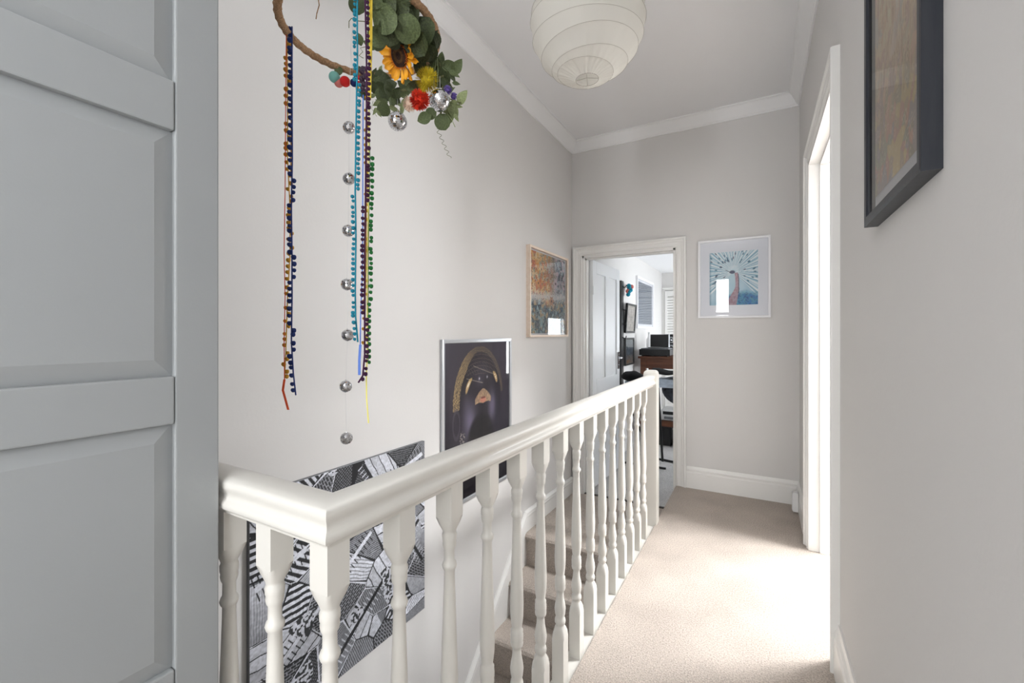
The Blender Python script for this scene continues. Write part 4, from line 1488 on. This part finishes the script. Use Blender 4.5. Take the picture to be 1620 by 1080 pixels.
# coat rack with hangings behind the open door
hk = thing('coat_rack', 'dark hanging coat rack bar on the study wall behind the open door', 'coat rack', (SX0, 5.40, LOW))
obj('bar', box(bmesh.new(), .001, .03, -.05, .05, .0, 2.15, .004), M['blackm'], hk)
for z in (1.45, 1.62, 1.80, 2.08):
    obj('hook', tube(bmesh.new(), [(.028, 0, z), (.055, .01, z - .015), (.07, .012, z), (.072, .012, z + .02)], .006, 8), M['blackm'], hk, True)
bn = thing('pompom_bunch', 'teal and pink pompom bunch hanging from the rack by the open door', 'decoration', (SX0 + .05, 5.62, 1.84))
rs = random.Random(21)
for i in range(9):
    bm = bmesh.new()
    bmesh.ops.create_icosphere(bm, subdivisions=2, radius=.028, matrix=Matrix.Translation((rs.uniform(-.01, .03), rs.uniform(-.05, .05), rs.uniform(-.07, .05))))
    obj('pompom', bm, M['teal'] if i % 3 else M['felt_pink'], bn, True)
obj('cord', tube(bmesh.new(), [(-.012, -.17, .03), (0, 0, 0)], .003, 6), M['black'], bn)

# ironing board with X legs, folded cover and black cloth
YI = 5.15
xa, xb = XatY(990, YI), XatY(1066, YI) + .25
zt = .72
ib = thing('ironing_board', 'folded-out ironing board with pale blue grey cover and black crossed legs', 'ironing board', (0, 0, 0))
bm = bmesh.new()
n = 20
tp, bt_ = [], []
L = xb - xa
for i in range(n + 1):
    t = i / n
    wd = .17 * (1 - (1 - min(1, t / .45)) ** 2 * .75)
    if t > .9: wd *= sqrt(max(.15, 1 - ((t - .9) / .1) ** 2 * .8))
    for sgn in (-1, 1):
        pass
    tp.append((xa + L * t, wd))
ol = [(x, YI + w_) for x, w_ in tp] + [(x, YI - w_) for x, w_ in tp[::-1]]
a = [bm.verts.new((x, y, zt)) for x, y in ol]; b = [bm.verts.new((x, y, zt - .035)) for x, y in ol]
bm.faces.new(a); bm.faces.new(b[::-1])
for i in range(len(ol)):
    j = (i + 1) % len(ol); bm.faces.new((a[i], a[j], b[j], b[i]))
obj('board', bm, M['boardcover'], ib)
xm = (XatY(1042, YI))
obj('leg', tube(bmesh.new(), [(xm - .03, YI - .08, zt - .036), (xm - .13, YI - .12, LOW + .02)], .014, 8), M['blackm'], ib, True)
obj('leg', tube(bmesh.new(), [(xm - .02, YI + .08, zt - .036), (xm + .02, YI + .12, LOW + .02)], .014, 8), M['blackm'], ib, True)
obj('leg', tube(bmesh.new(), [(xm - .42, YI - .02, zt - .036), (xm - .06, YI - .02, LOW + .05)], .014, 8), M['blackm'], ib, True)
obj('foot', tube(bmesh.new(), [(xm - .50, YI - .12, LOW + .014), (xm + .10, YI - .12, LOW + .014)], .013, 8), M['blackm'], ib, True)
obj('foot', tube(bmesh.new(), [(xm - .32, YI + .28, LOW + .014), (xm + .30, YI + .14, LOW + .014)], .013, 8), M['blackm'], ib, True)
# folded cloth on the board
cl = thing('folded_cloth', 'pale blue grey cloth folded on the ironing board', 'cloth', (XatY(1040, YI), YI, zt))
nx, ny = 16, 10
verts, faces = [], []
for i in range(nx + 1):
    for j in range(ny + 1):
        u, v = i / nx, j / ny
        e = min(u, 1 - u, v, 1 - v)
        z = .062 * min(1, e * 6) ** .5 + .012 * sin(u * 9 + v * 4) * min(1, e * 5)
        verts.append((u * .42 - .02, (v - .5) * .32, z + .002))
for i in range(nx):
    for j in range(ny):
        a_ = i * (ny + 1) + j
        faces.append((a_, a_ + ny + 1, a_ + ny + 2, a_ + 1))
obj('cloth', (verts, faces), M['boardcover'], cl, True)
jk = thing('black_jacket', 'black jacket slung over the ironing board peak beside the newel post', 'jacket', (XatY(1042, YI), YI, zt + .10))
verts, faces = [], []
for i in range(nx + 1):
    for j in range(ny + 1):
        u, v = i / nx, j / ny
        z = .05 * (1 - u) * (1 - (2 * v - 1) ** 2) + .006 * sin(u * 14) + .002
        verts.append((u * .50 - .06, (v - .5) * .30 * (1 - .5 * u), z + .002))
for i in range(nx):
    for j in range(ny):
        a_ = i * (ny + 1) + j
        faces.append((a_, a_ + ny + 1, a_ + ny + 2, a_ + 1))
o = obj('cloth', (verts, faces), M['blackcloth'], jk, True)
md = o.modifiers.new('thick', 'SOLIDIFY'); md.thickness = .012; md.offset = 1
hx = XatY(1000, YI)
hb = thing('black_beanbag_cushion', 'rounded black cushion on the left end of the ironing board', 'cushion', (hx, YI, zt))
bm = bmesh.new()
bmesh.ops.create_uvsphere(bm, u_segments=24, v_segments=14, radius=1)
for v in bm.verts:
    v.co = Vector((v.co.x * .125, v.co.y * .13, .055 + v.co.z * (.055 if v.co.z < 0 else .065)))
    v.co.z += .004 * sin(v.co.x * 60) * (v.co.z > .06)
obj('cushion', bm, M['blackcloth'], hb, True)

# things on and under the table's lower shelf
SHZ = LOW + .34
bg = thing('dark_bag', 'dark grey holdall with strap on the lower table shelf', 'bag', (XatY(1046, 6.1), 6.25, SHZ + .185))
bm = bmesh.new()
bmesh.ops.create_uvsphere(bm, u_segments=20, v_segments=12, radius=1)
for v in bm.verts:
    v.co = Vector((.20 + v.co.x * .22, v.co.y * .13, .16 + v.co.z * .16 - v.co.x * .05))
obj('body', bm, M['dgrey'], bg, True)
obj('strap', tube(bmesh.new(), [(.03, -.12, .20), (.12, -.16, .34), (.26, -.16, .22), (.34, -.14, .10)], .012, 8, flat=(1, .5)), M['black'], bg, True)
pr = thing('white_appliance', 'white desktop appliance on the lower table shelf under the bag', 'appliance', (XatY(1046, 6.1), 6.06, SHZ))
obj('body', box(bmesh.new(), 0, .42, 0, .36, .006, .145, .012), M['white'], pr)
obj('paper_tray', box(bmesh.new(), .05, .30, -.03, .0, .03, .06, .004), M['galv'], pr)
obj('front_panel', box(bmesh.new(), .03, .37, -.004, .0, .085, .125, .002), M['black'], pr)
bb = thing('black_box', 'black box on the study carpet beneath the table shelf', 'box', (XatY(1040, 6.1), 6.1, LOW))
obj('body', box(bmesh.new(), 0, .17, 0, .3, 0, .24, .004), M['black'], bb)
obj('lid', box(bmesh.new(), -.003, .173, -.003, .303, .24, .258, .003), M['black'], bb)
wb = thing('white_box', 'white box on the study carpet right of the black box', 'box', (XatY(1040, 6.1) + .20, 6.1, LOW))
obj('body', box(bmesh.new(), 0, .22, 0, .3, 0, .22, .006), M['white'], wb)
obj('lid', box(bmesh.new(), -.003, .223, -.003, .303, .22, .24, .003), M['white'], wb)
